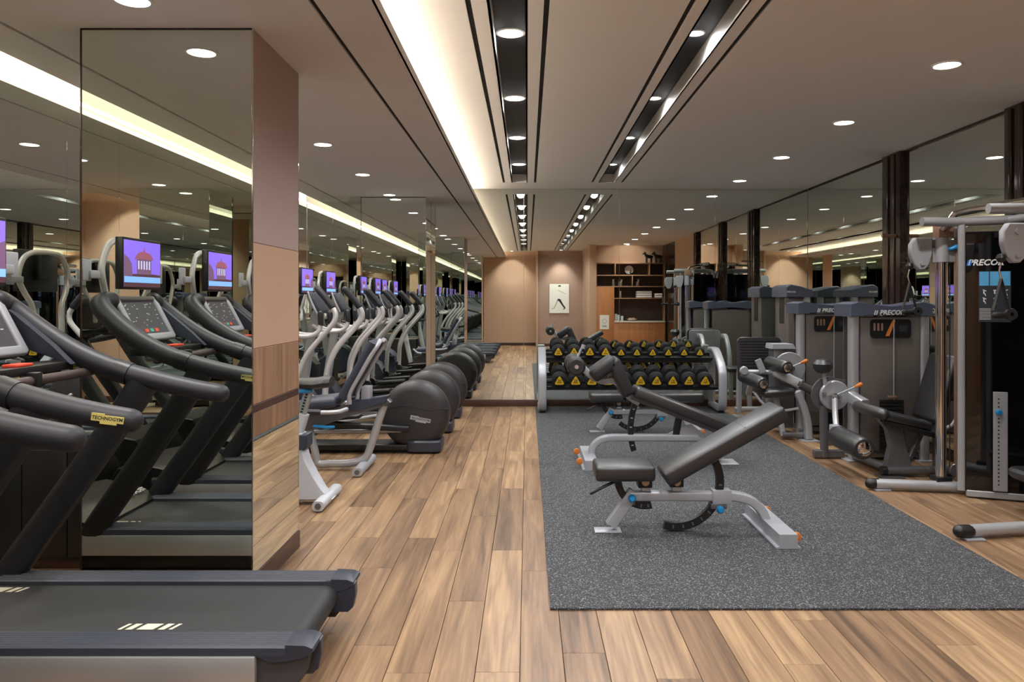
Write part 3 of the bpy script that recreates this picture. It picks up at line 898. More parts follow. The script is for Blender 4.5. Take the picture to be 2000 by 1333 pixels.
# ------------------------------------------------------------------ weight benches
def arc_band(c, r, w, a0, a1, y0, y1, n=16):
    mb = MB()
    o = [(c[0] + (r + w / 2) * math.cos(R(a0 + (a1 - a0) * k / n)), c[1] + (r + w / 2) * math.sin(R(a0 + (a1 - a0) * k / n))) for k in range(n + 1)]
    i = [(c[0] + (r - w / 2) * math.cos(R(a0 + (a1 - a0) * k / n)), c[1] + (r - w / 2) * math.sin(R(a0 + (a1 - a0) * k / n))) for k in range(n + 1)]
    for k in range(n):
        mb.prism([i[k], o[k], o[k + 1], i[k + 1]], -y1, -y0, XZ)
    bmesh.ops.remove_doubles(mb.bm, verts=mb.bm.verts, dist=1e-5)
    return mb
def arc_holes(c, r, a0, a1, y, n, m, parent, off=(0, 0, 0)):
    for k in range(n):
        a = R(a0 + (a1 - a0) * (k + .5) / n)
        MB().box((c[0] + r * math.cos(a), y, c[1] + r * math.sin(a)), (.022, .002, .010), (0, -a, 0), .002, 1).build('adjustment_hole', m, parent, off)
def make_bench(label, loc, back, rz=0.0):
    """adjustable bench; local x along it, seat at -x, wheels at +x"""
    t = thing('weight_bench', label, 'bench', loc, rz, 'weight benches on the rubber mat')
    ft = MB().b2((-.57, -.055, 0), (-.40, .055, .008), .002).build('foot_plate', 'silver_light', t)
    MB().tube([(-.465, 0, .036), (-.315, 0, .255)], 1, sec=rsec(.075, .06, .01), ref=(0, 1, 0)).build('front_leg', 'silver_light', t)
    beam = cat([(-.34, 0, .226), (-.05, 0, .226), (.20, 0, .226), (.32, 0, .224), (.42, 0, .20), (.49, 0, .145), (.525, 0, .08)], 5)
    MB().tube(beam, 1, sec=rsec(.06, .075, .012), ref=(0, 1, 0)).build('main_beam', 'silver_light', t)
    tf = MB().prism([(-.075, .0), (.075, .0), (.075, .008), (.055, .012), (.055, .085), (-.055, .085), (-.055, .012), (-.075, .008)], -.36, .36, Matrix.Translation((.555, 0, 0)) @ XZ, ch=.0).build('rear_foot', 'silver_light', t)
    for s in (-1, 1):
        w_ = MB().lathe([(0, -.016), (.012, -.014), (.026, -.012), (.029, -.007), (.029, .007), (.026, .012), (.012, .014), (0, .016)], Matrix.Translation((.625, s * .29, .05)) @ XZ, 18).build('wheel', 'orange', tf)
        MB().cyl((.60, s * .29, .045), (.66, s * .29, .045), .008, 8).build('axle', 'silver_dark', tf)
    MB().b2((.18, -.045, .182), (.30, .045, .268), .004).build('sleeve', 'silver_light', t)
    # seat
    MB().box((-.385, 0, .393), (.375, .28, .10), None, .024, 3).build('seat', 'vinyl', t)
    MB().b2((-.52, -.03, .325), (-.24, .03, .35), .004).build('seat_rail', 'black', t)
    br = MB().b2((-.295, -.05, .285), (-.205, .05, .345), .006).build('seat_bracket', 'black', t)
    MB().cyl((-.25, -.062, .325), (-.25, -.05, .325), .024, 18).build('pivot_cap', 'brass', br)
    MB().b2((-.27, -.04, .262), (-.215, .04, .287), .003).build('bracket_base', 'silver_light', br)
    a = arc_band((-.25, .335), .17, .045, 185, 285, -.02, .02).build('seat_arc', 'black', t)
    arc_holes((-.25, .335), .17, 225, 285, -.0205, 4, 'silver_dark', a)
    MB().tube([(-.43, -.05, .335), (-.52, -.06, .295), (-.595, -.06, .255)], .010, 8, round_end=True).build('lever', 'black', t)
    MB().lathe([(0, -.022), (.016, -.02), (.024, -.008), (.024, .008), (.016, .02), (0, .022)], Matrix.Translation((-.335, -.055, .222)) @ XZ, 16).build('blue_knob', 'lever_blue', t)
    MB().cyl((-.335, -.05, .222), (-.335, .0, .222), .010, 10).build('knob_pin', 'silver_dark', t)
    # backrest about its pivot
    piv = Vector((-.045 if back > 5 else -.03, 0, .345))
    ca, sa = math.cos(R(back)), math.sin(R(back))
    ln = .87
    c = piv + Vector((ca * (ln / 2 - .075) - sa * .048, 0, sa * (ln / 2 - .075) + ca * .048))
    if back <= 5: c = Vector((-.185 + ln / 2, 0, .393))
    b1 = MB()
    b1.box(c, (ln, .28, .10), (0, -R(back), 0), .024, 3).build('backrest', 'vinyl', t)
    bk = t.children[-1]
    d = Vector((ca, 0, sa)); nn = Vector((-sa, 0, ca))
    MB().box(c + d * .16 + nn * .0495, (.005, .27, .003), (0, -R(back), 0)).build('backrest_seam', 'black', bk)
    MB().box(c - nn * .055 - d * .03, (.70, .06, .025), (0, -R(back), 0), .004, 1).build('backrest_rail', 'black', t)
    br = MB().b2((-.095, -.05, .29), (-.005, .05, .345), .006).build('back_bracket', 'black', t)
    MB().cyl((-.05, -.062, .325), (-.05, -.05, .325), .024, 18).build('pivot_cap', 'brass', br)
    MB().b2((-.075, -.04, .262), (-.02, .04, .292), .003).build('bracket_base', 'silver_light', br)
    a0 = 28 if back > 5 else 4
    sh = back if back > 5 else 0
    a = arc_band((-.05, .315), .285, .048, -105 + (0 if back > 5 else -25), a0, -.02, .02, 20).build('back_arc', 'black', t)
    arc_holes((-.05, .315), .285, -100 + (0 if back > 5 else -25), a0 - 25, -.0205, 8, 'silver_dark', a)
    MB().lathe([(0, -.022), (.016, -.02), (.024, -.008), (.024, .008), (.016, .02), (0, .022)], Matrix.Translation((.225, -.055, .15)) @ XZ, 16).build('blue_knob', 'lever_blue', t)
    MB().b2((.17, -.045, .15), (.27, .045, .185), .004).build('knob_bracket', 'silver_dark', t)
    return t
mat('brass', (178, 160, 130), 0.35, 0.7, var=0.05)
make_bench('adjustable weight bench with raised backrest, standing nearest on the mat', (1.0, 4.93, MZ), 29.5)
make_bench('flat weight bench farthest back on the mat, by the dumbbell rack', (1.27, 8.62, MZ), 0)

def make_decline():
    t = thing('decline_bench', 'sloping decline bench with foot rollers, between the two other benches', 'bench', (1.1, 7.0, MZ))
    O = (1.1, 0, 0)
    B = lambda mb, n, m, p=t, **k: mb.build(n, m, p, O, **k)
    tf = B(MB().prism([(.48, 0), (.63, 0), (.63, .008), (.61, .012), (.61, .085), (.50, .085), (.50, .012), (.48, .008)], -.34, .34, XZ), 'rear_foot', 'silver_light')
    for s in (-1, 1):
        MB().lathe([(0, -.016), (.012, -.014), (.026, -.012), (.029, -.007), (.029, .007), (.026, .012), (.012, .014), (0, .016)], Matrix.Translation((.462, s * .22, .055)) @ XZ, 18).build('wheel', 'orange', tf, O)
    beam = cat([(.585, 0, .08), (.60, 0, .145), (.66, 0, .20), (.75, 0, .224), (.90, 0, .226), (1.3, 0, .226), (1.55, 0, .226)], 5)
    B(MB().tube(beam, 1, sec=rsec(.06, .075, .012), ref=(0, 1, 0)), 'main_beam', 'silver_light')
    B(MB().tube([(1.52, 0, .24), (1.77, 0, .038)], 1, sec=rsec(.06, .07, .012), ref=(0, 1, 0)), 'front_leg', 'silver_light')
    B(MB().b2((1.74, -.12, 0), (1.90, .12, .008), .002), 'foot_plate', 'silver_light')
    ang = math.atan2(-.40, 1.0)
    c = Vector((1.44, 0, .47)); d = Vector((math.cos(ang), 0, math.sin(ang)))
    B(MB().box(c, (1.02, .29, .10), (0, -ang, 0), .024, 3), 'long_pad', 'vinyl')
    B(MB().box(c - Vector((-math.sin(ang), 0, math.cos(ang))) * .066 - d * .03, (.96, .06, .04), (0, -ang, 0), .004, 1), 'pad_rail', 'silver_dark')
    # black height arc at the raised end
    a = B(arc_band((1.60, .30), .66, .05, 152, 197, -.02, .02, 12), 'height_arc', 'black')
    arc_holes((1.60, .30), .66, 160, 196, -.0205, 5, 'silver_light', a, O)
    B(MB().tube([(1.35, 0, .24), (1.38, 0, .40)], 1, sec=rsec(.06, .05, .01), ref=(0, 1, 0)), 'hinge_post', 'black')
    B(MB().prism([(1.28, .19), (1.60, .19), (1.60, .27), (1.50, .34), (1.44, .34), (1.28, .26)], -.012, .012, XZ), 'gusset', 'silver_light')
    # knee hump: two thick pads meeting at the top
    for (x0, z0), (x1, z1), n_ in (((.60, .80), (.775, .925), 'calf_pad'), ((.775, .925), (.90, .645), 'knee_pad')):
        a_ = math.atan2(z1 - z0, x1 - x0)
        B(MB().box(((x0 + x1) / 2, 0, (z0 + z1) / 2), (math.hypot(x1 - x0, z1 - z0) + .05, .36, .115), (0, -a_, 0), .035, 4), n_, 'vinyl_soft')
    fr = B(MB().tube(cat([(1.02, 0, .54), (.93, 0, .60), (.86, 0, .69), (.78, 0, .745), (.67, 0, .745), (.57, 0, .80), (.50, 0, .87)], 5), 1, sec=rsec(.06, .055, .012), ref=(0, 1, 0)), 'roller_arm', 'silver')
    B(MB().tube([(.79, 0, .74), (.80, 0, .88)], 1, sec=rsec(.05, .05, .01), ref=(0, 1, 0)), 'hump_post', 'silver_dark')
    B(MB().cyl((.43, -.30, .895), (.43, .30, .895), .012, 10), 'roller_bar', 'chrome')
    for s in (-1, 1):
        r_ = B(MB().lathe([(0, -.115), (.062, -.115), (.080, -.10), (.083, 0), (.080, .10), (.062, .115), (0, .115)], Matrix.Translation((.43, s * .18, .895)) @ XZ, 20), 'foot_roller', 'vinyl_soft')
        MB().cyl((.43, s * .296, .895), (.43, s * .304, .895), .018, 14).build('roller_cap', 'pink_cap', r_, O)
    B(MB().tube(cat([(.45, -.05, .95), (.47, -.05, 1.0), (.50, -.05, 1.06)], 3), .011, 8, round_end=True), 'handle', 'silver_light')
    B(MB().cyl((.50, -.05, 1.04), (.51, -.05, 1.075), .02, 12), 'handle_knob', 'silver')
    B(MB().lathe([(0, -.022), (.016, -.02), (.024, -.008), (.024, .008), (.016, .02), (0, .022)], Matrix.Translation((1.72, -.045, .17)) @ XZ, 14), 'amber_knob', 'orange')
    return t
mat('pink_cap', (196, 176, 172), 0.4, 0.5, var=0.03)
make_decline()

# ------------------------------------------------------------------ dumbbell rack and dumbbells
RKX0, RKX1 = .14, 2.60
rk = thing('dumbbell_rack', 'two-tier silver dumbbell rack standing before the back mirror', 'rack', ((RKX0 + RKX1) / 2, 10.3, MZ))
RO = ((RKX0 + RKX1) / 2, 10.3, 0)
for x in (RKX0 + .055, RKX1 - .055):
    path = cat([(x, 10.62, .80), (x, 10.50, .805), (x, 10.36, .79), (x, 10.14, .66), (x, 10.03, .55), (x, 10.0, .44), (x, 10.0, .20), (x, 10.03, .09), (x, 10.10, .045), (x, 10.35, .045), (x, 10.60, .045)], 5)
    fr = MB().tube(path, 1, sec=rsec(.06, .11, .02), ref=(1, 0, 0)).build('end_frame', 'silver_light', rk, RO)
    for yy in (10.12, 10.56):
        MB().b2((x - .04, yy - .03, 0), (x + .04, yy + .03, .018), .004).build('rubber_foot', 'black', fr, RO)
    MB().tube([(x, 10.60, .05), (x, 10.60, .80)], 1, sec=rsec(.05, .09, .01), ref=(1, 0, 0)).build('rear_upright', 'silver', rk, RO)
def shelf(yc, zc, tilt, name):
    d = Vector((0, math.cos(R(tilt)), math.sin(R(tilt))))
    mb = MB()
    for o_ in (-.10, .10):
        c = Vector(((RKX0 + RKX1) / 2, yc, zc)) + d * o_
        mb.box(c, (RKX1 - RKX0 - .22, .055, .05), (R(tilt), 0, 0), .004, 1)
    mb.box(Vector(((RKX0 + RKX1) / 2, yc, zc - .02)), (RKX1 - RKX0 - .22, .20, .012), (R(tilt), 0, 0))
    return mb.build(name, 'black', rk, RO)
T_UP, T_LO = 14, 16
shelf(10.42, .715, T_UP, 'upper_tier'); shelf(10.18, .355, T_LO, 'lower_tier')
for yy, zz in ((10.50, .64), (10.42, .30)):
    MB().tube([(RKX0 + .1, yy, zz), (RKX1 - .1, yy, zz)], 1, sec=rsec(.05, .04, .008), ref=(0, 0, 1)).build('cross_member', 'silver_dark', rk, RO)

def rtri(r, n=5, rc=.3):
    pts = []
    cs = [(0, r), (-r * .87, -r * .62), (r * .87, -r * .62)]
    for k in range(3):
        c = Vector(cs[k]); p = Vector(cs[k - 1]); q = Vector(cs[(k + 1) % 3])
        a = c + (p - c).normalized() * r * .42; b_ = c + (q - c).normalized() * r * .42
        for i in range(n + 1):
            u = i / n
            pts.append(tuple(a * (1 - u) ** 2 + c * 2 * u * (1 - u) + b_ * u * u))
    return pts
def make_dumbbell(r, hw, ln, num, label, loc, tilt, group):
    t = thing('dumbbell', label, 'dumbbell', loc)
    t.rotation_euler = (R(tilt), 0, 0)
    t['group'] = group
    MB().tube([(0, -ln / 2 + hw, 0), (0, -ln / 6, 0), (0, 0, 0), (0, ln / 6, 0), (0, ln / 2 - hw, 0)], [.015, .016, .018, .016, .015], 12).build('handle', 'chrome', t)
    for s in (-1, 1):
        M = Matrix.Translation((0, s * (ln / 2 - hw / 2), 0)) @ XZ
        h = MB().lathe([(0, -hw / 2), (r * .70, -hw / 2), (r * .80, -hw / 2 + .008), (r, -hw / 2 + .022), (r, hw / 2 - .022), (r * .8, hw / 2 - .008), (r * .70, hw / 2), (0, hw / 2)], M, 20).build('head', 'black_rough', t)
        Mt = facing((0, s * (ln / 2 + .001), -r * .03), (-s, 0, 0) if s > 0 else (1, 0, 0), (0, 0, 1))
        MB().prism(rtri(r * .80), -.002, .002, Mt).build('label_plate', 'yellow', h)
        mk = MB().mesh(text_mesh(num, r * .50, 0, .0008), Mt @ Matrix.Translation((0, r * .06, .0024)))
        mk.prism([(-r * .30, -r * .27), (r * .30, -r * .27), (r * .28, -r * .17), (-r * .28, -r * .17)], .002, .0026, Mt)
        mk.build('weight_print', 'ink', h)
    return t
du = Vector((0, math.cos(R(T_UP)), math.sin(R(T_UP)))); nu = Vector((0, -math.sin(R(T_UP)), math.cos(R(T_UP))))
dl = Vector((0, math.cos(R(T_LO)), math.sin(R(T_LO)))); nl = Vector((0, -math.sin(R(T_LO)), math.cos(R(T_LO))))
for k in range(10):
    x = .412 + k * .2105
    r = .088 if k < 4 else .070
    num = str(10 - k)
    lab = 'rubber dumbbell marked %s on the upper tier, %s from the left end' % (num, ordinal(k))
    c = Vector((x, 10.42, .715 + MZ)) + nu * (.0265 + r)
    make_dumbbell(r, .085 if k < 4 else .065, .33 if k < 4 else .28, num, lab, c, T_UP, 'dumbbells on the upper tier')
    num = str(30 - 2 * k)
    lab = 'large rubber dumbbell marked %s on the lower tier, %s from the left end' % (num, ordinal(k))
    r = .100
    c = Vector((x + .005, 10.18, .355 + MZ)) + nl * (.0265 + r)
    make_dumbbell(r, .105, .36, num, lab, c, T_LO, 'dumbbells on the lower tier')

# ------------------------------------------------------------------ strength machines along the right wall
def tower(parent, off, x0, x1, y0, y1, z1, sign=True, face=-1):
    """weight-stack tower between two round posts; its broad face looks along -y"""
    B = lambda mb, n, m, p=parent, **k: mb.build(n, m, p, off, **k)
    for x in (x0, x1):
        po = B(MB().tube([(x, y0, .01), (x, y0, z1 - .12)], 1, sec=rrect(.043, .05, .03, 4), ref=(0, 1, 0)), 'post', 'silver')
        B(MB().prism(rrect(.085, .085, .02), 0, .012, Matrix.Translation((x, y0, 0))), 'foot_plate', 'silver_light')
        mk = MB()
        for k in range(9):
            mk.box((x + .052, y0 - .02, .35 + k * .085), (.012, .02, .012), None, .003, 1)
        mk.build('bolt_row', 'black', po, off, kind='stuff')
    B(MB().b2((x0 + .05, y0 - .035, .10), (x1 - .05, y0 - .028, z1 - .14), .002), 'front_shroud', 'shroud')
    B(MB().b2((x0 + .02, y1 - .01, .06), (x1 - .02, y1, z1 - .14), .002), 'rear_shroud', 'shroud')
    B(MB().b2((x1 - .012, y0, .06), (x1 + .0, y1, z1 - .14), .002), 'side_shroud', 'shroud')
    B(MB().b2((x0, y0, .03), (x1, y1, .08), .006), 'base', 'silver_dark')
    xm = (x0 + x1) / 2
    # cap with a dished top
    pts = [(x0 - .06, z1 - .135), (x0 - .06, z1 - .02), (x0 + .02, z1 - .0), (x0 + .14, z1 - .022), (xm, z1 - .03), (x1 - .14, z1 - .022), (x1 - .02, z1), (x1 + .06, z1 - .02), (x1 + .06, z1 - .135), (xm, z1 - .115)]
    cp = B(MB().prism(pts, -(y1 + .03), -(y0 - .07), XZ, ch=.012), 'cap', 'cap_blue')
    M = facing((xm - .0, y0 - .0715, z1 - .098), (1, 0, 0), (0, 0, 1))
    MB().mesh(PRECOR, M).build('lettering', 'white_print', cp, off)
    lg = MB()
    for k in range(2):
        lg.prism([(-.165 + k * .018, -.021), (-.155 + k * .018, -.021), (-.145 + k * .018, .021), (-.155 + k * .018, .021)], 0, .001, M)
    lg.build('logo_stripe', 'white_print', cp, off)
    pl = B(MB().prism(rrect(.19, .085, .03), 0, .006, facing((xm, y0 - .043, z1 - .245), (1, 0, 0), (0, 0, 1)), ch=.002), 'placard', 'black')
    M = facing((xm, y0 - .0495, z1 - .245), (1, 0, 0), (0, 0, 1))
    MB().prism([(-.05, -.07), (-.015, -.07), (.045, .075), (.015, .075)], 0, .001, M).build('orange_stripe', 'orange', pl, off)
    mk = MB()
    for k in range(3):
        mk.box((0, 0, 0), (.018, .07, .001), M @ Matrix.Translation((-.15 + k * .035, .015, .0006)))
    mk.build('placard_figures', 'copper', pl, off)
    MB().box((0, 0, 0), (.07, .06, .001), M @ Matrix.Translation((.115, .0, .0006))).build('placard_picture', 'chart_dark', pl, off)
    # weight stack and guide rods in front of the shroud's slot
    stk = MB()
    for k in range(14):
        stk.b2((xm - .10, y0 - .055, .10 + k * .034), (xm + .12, y0 - .036, .13 + k * .034), .003)
    B(stk, 'weight_stack', 'black', kind='stuff')
    B(MB().cyl((xm + .03, y0 - .047, .55), (xm + .03, y0 - .047, z1 - .16), .006, 8), 'cable', 'silver')
    B(MB().b2((xm - .005, y0 - .075, .30), (xm + .025, y0 - .055, .335), .004), 'selector_pin', 'orange')
    B(MB().b2((xm - .03, y0 - .064, .585), (xm + .05, y0 - .05, .61), .003), 'stack_head', 'copper')

def roller(parent, off, a, b_, r, name='roller'):
    a, b_ = Vector(a), Vector(b_)
    d = (b_ - a).normalized()
    o = MB().tube([a, a + d * .012, a + d * .03, b_ - d * .03, b_ - d * .012, b_], [r * .82, r * .95, r, r, r * .95, r * .82], 20).build(name, 'vinyl', parent, off)
    for e_, s in ((a, -1), (b_, 1)):
        MB().tube([e_, e_ + d * s * .008, e_ + d * s * .018], [r * .62, r * .62, r * .36], 18).build('end_cap', 'chrome', o, off)
    return o

def leg_extension():
    O = (3.3, 6.7, 0)
    t = thing('leg_extension_machine', 'leg extension machine with low black shin roller and round headrest pad, beside the cable machine', 'gym machine', O)
    B = lambda mb, n, m, p=t, **k: mb.build(n, m, p, O, **k)
    tower(t, O, 3.03, 3.68, 7.14, 7.42, 1.475)
    # floor frame
    B(MB().tube([(3.03, 6.48, .055), (3.82, 6.48, .055)], .038, 12), 'floor_tube', 'silver_dark')
    B(MB().b2((2.96, 6.41, 0), (3.16, 6.55, .014), .004), 'foot_plate', 'silver_dark')
    B(MB().cyl((2.985, 6.48, .055), (3.03, 6.48, .055), .038, 12), 'tube_cap', 'black')
    B(MB().tube([(3.08, 6.50, .055), (3.03, 7.12, .055)], .036, 12), 'floor_tube', 'silver_dark')
    # curved front leg and brace
    B(MB().prism([(3.02, .02), (3.27, .02), (3.20, .25), (3.16, .46), (3.02, .52), (2.93, .56), (2.96, .50), (3.04, .40), (3.07, .25)], -6.56, -6.48, XZ, ch=.006), 'front_leg', 'silver_dark')
    B(MB().tube([(3.25, 6.55, .12), (3.38, 6.6, .34)], 1, sec=rsec(.04, .04, .008), ref=(0, 1, 0)), 'brace', 'silver_dark')
    B(MB().tube([(3.52, 6.6, .02), (3.52, 6.6, .42)], 1, sec=rsec(.06, .06, .01), ref=(0, 1, 0)), 'rear_leg', 'silver_dark')
    B(MB().b2((3.42, 6.52, 0), (3.62, 6.68, .012), .004), 'foot_plate', 'silver_dark')
    # seat, slopes down to the back
    B(MB().box((3.16, 6.62, .485), (.46, .46, .075), (0, R(14), 0), .03, 4), 'seat', 'vinyl')
    B(MB().tube([(2.955, 6.38, .545), (2.955, 6.86, .545)], .05, 16, round_end=True), 'seat_roll', 'vinyl')
    B(MB().tube([(2.98, 6.44, .47), (3.40, 6.40, .365)], 1, sec=rsec(.045, .05, .008), ref=(0, 1, 0)), 'seat_rail', 'black')
    # backrest
    B(MB().box((3.53, 6.62, .74), (.10, .42, .60), (0, R(17), 0), .04, 4), 'backrest', 'vinyl')
    B(MB().tube([(3.50, 6.66, .42), (3.66, 6.66, .95)], 1, sec=rsec(.05, .05, .01), ref=(0, 1, 0)), 'back_post', 'silver_dark')
    B(MB().tube(cat([(3.45, 6.40, .42), (3.50, 6.32, .47), (3.56, 6.32, .60)], 4), .014, 8, round_end=True), 'hand_grip', 'silver')
    # cam unit
    cx, cz = 2.85, .60
    pl = [(cx + .17 * math.cos(R(a)), cz + .17 * math.sin(R(a))) for a in range(60, 301, 15)] + [(cx + .14, cz - .12), (cx + .16, cz + .14)]
    B(MB().prism(pl, -7.27, -7.25, XZ, ch=.003), 'cam_plate', 'silver_dark')
    B(MB().lathe([(0, 0), (.13, 0), (.14, .01), (.14, .03), (.13, .04), (0, .04)], Matrix.Translation((cx + .03, 7.22, cz)) @ XZ, 24), 'cam_disc', 'silver')
    B(MB().cyl((cx, 7.28, cz), (cx, 7.10, cz), .03, 16), 'cam_hub', 'chrome')
    for k in range(3):
        B(MB().cyl((cx - .08 + k * .07, 7.17, cz + .02 - k * .015), (cx - .08 + k * .07, 7.14, cz + .02 - k * .015), .018, 12), 'bolt', 'chrome')
    B(MB().tube([(2.80, 7.24, .01), (2.79, 7.24, .50)], 1, sec=rsec(.06, .07, .01), ref=(0, 1, 0)), 'cam_post', 'silver_dark')
    B(MB().tube([(2.70, 7.24, .045), (2.98, 7.24, .045)], 1, sec=rsec(.07, .06, .01), ref=(0, 1, 0)), 'cam_foot', 'silver_dark')
    B(MB().tube([(2.99, 7.10, .60), (3.04, 6.92, .545)], 1, sec=rsec(.09, .10, .015), ref=(0, 0, 1)), 'cross_beam', 'silver')
    B(MB().tube(cat([(2.85, 7.12, .58), (2.83, 7.06, .44), (2.80, 6.96, .32), (2.765, 6.90, .28)], 4), .026, 10), 'lever_arm', 'silver')
    B(MB().b2((2.73, 6.84, .22), (2.81, 6.96, .37), .012), 'arm_clamp', 'silver_light')
    roller(t, O, (2.755, 6.28, .275), (2.765, 6.86, .28), .094)
    B(MB().tube([(2.87, 7.10, .62), (3.00, 7.02, .70)], .008, 8), 'adjusting_lever', 'silver_light')
    B(MB().tube([(3.00, 7.02, .70), (3.035, 7.0, .722)], [.012, .022], 10, round_end=True), 'lever_knob', 'orange')
    B(MB().tube([(2.80, 7.2, .66), (2.775, 7.2, .83)], .02, 8), 'headrest_stem', 'silver')
    B(MB().lathe([(0, -.07), (.055, -.06), (.085, -.02), (.088, .02), (.06, .06), (0, .07)], Matrix.Translation((2.76, 7.18, .875)), 20), 'round_pad', 'vinyl')
leg_extension()

def leg_curl():
    O = (3.2, 8.2, 0)
    t = thing('leg_curl_machine', 'seated leg curl machine with two stacked black rollers, behind the leg extension machine', 'gym machine', O)
    B = lambda mb, n, m, p=t, **k: mb.build(n, m, p, O, **k)
    tower(t, O, 3.04, 3.69, 8.55, 8.83, 1.475)
    B(MB().tube([(2.72, 8.20, .05), (3.04, 8.20, .05)], .034, 12), 'floor_tube', 'silver_dark')
    B(MB().tube([(2.68, 8.30, .46), (2.74, 8.22, .04)], 1, sec=rsec(.055, .055, .01), ref=(0, 1, 0)), 'front_leg', 'silver')
    B(MB().tube([(2.95, 8.20, .05), (3.04, 8.53, .05)], .034, 12), 'floor_tube', 'silver_dark')
    B(MB().tube(cat([(2.42, 8.18, .50), (2.52, 8.16, .38), (2.70, 8.16, .32), (2.88, 8.16, .34)], 5), .014, 8), 'cable_guard', 'silver_light')
    B(MB().tube(cat([(2.86, 8.15, .52), (2.92, 8.15, .38), (2.97, 8.15, .20), (2.98, 8.15, .02)], 5), 1, sec=rsec(.07, .09, .015), ref=(0, 1, 0)), 'curved_leg', 'silver')
    B(MB().b2((2.89, 8.06, 0), (3.07, 8.24, .012), .003), 'foot_plate', 'silver_light')
    # roller arm
    up = roller(t, O, (2.755, 8.13, .775), (2.69, 8.55, .80), .072, 'upper_roller')
    lw = roller(t, O, (2.50, 8.13, .60), (2.42, 8.55, .635), .072, 'lower_roller')
    B(MB().tube([(2.40, 8.45, .70), (2.78, 8.42, .70)], .026, 10), 'roller_arm', 'silver')
    B(MB().lathe([(0, -.03), (.04, -.03), (.05, 0), (.04, .03), (0, .03)], Matrix.Translation((2.38, 8.44, .715)) @ XZ, 16), 'arm_joint', 'silver')
    B(MB().tube([(2.58, 8.40, .70), (2.52, 8.40, .84)], 1, sec=rsec(.07, .03, .01), ref=(0, 1, 0)), 'guide_plate', 'silver_light')
    B(MB().tube([(2.70, 8.40, .71), (2.95, 8.30, .58)], 1, sec=rsec(.11, .07, .02), ref=(0, 1, 0)), 'cross_beam', 'silver')
    B(MB().tube([(2.93, 8.31, .59), (3.12, 8.24, .49)], 1, sec=rsec(.09, .075, .02), ref=(0, 1, 0)), 'seat_edge', 'vinyl')
    B(MB().box((3.20, 8.15, .48), (.34, .40, .07), (0, R(10), 0), .03, 4), 'seat', 'vinyl')
    B(MB().box((2.68, 8.30, .50), (.34, .34, .08), (0, R(-4), 0), .03, 4), 'thigh_pad', 'vinyl')
    B(MB().box((3.50, 8.15, .74), (.10, .40, .56), (0, R(14), 0), .04, 4), 'backrest', 'vinyl')
    B(MB().tube([(3.46, 8.18, .03), (3.46, 8.18, .50)], 1, sec=rsec(.06, .06, .01), ref=(0, 1, 0)), 'rear_leg', 'silver_dark')
    B(MB().lathe([(0, 0), (.17, 0), (.175, .01), (.175, .03), (.17, .04), (0, .04)], Matrix.Translation((2.90, 8.52, .74)) @ XZ, 28), 'cam_disc', 'silver')
    B(MB().cyl((2.90, 8.54, .74), (2.90, 8.40, .74), .03, 14), 'cam_hub', 'chrome')
    B(MB().tube([(2.80, 8.16, .78), (2.90, 8.12, .83)], .007, 8), 'adjusting_lever', 'silver_light')
    B(MB().tube([(2.90, 8.12, .83), (2.94, 8.10, .85)], [.012, .022], 10, round_end=True), 'lever_knob', 'orange')
    B(MB().b2((2.76, 8.60, .06), (2.98, 8.80, .95), .01), 'stack_box', 'silver_dark')
    B(MB().prism([(2.73, .945), (2.74, 1.0), (2.97, 1.0), (3.0, .945)], -8.82, -8.57, XZ, ch=.004), 'box_lid', 'silver_light')
leg_curl()

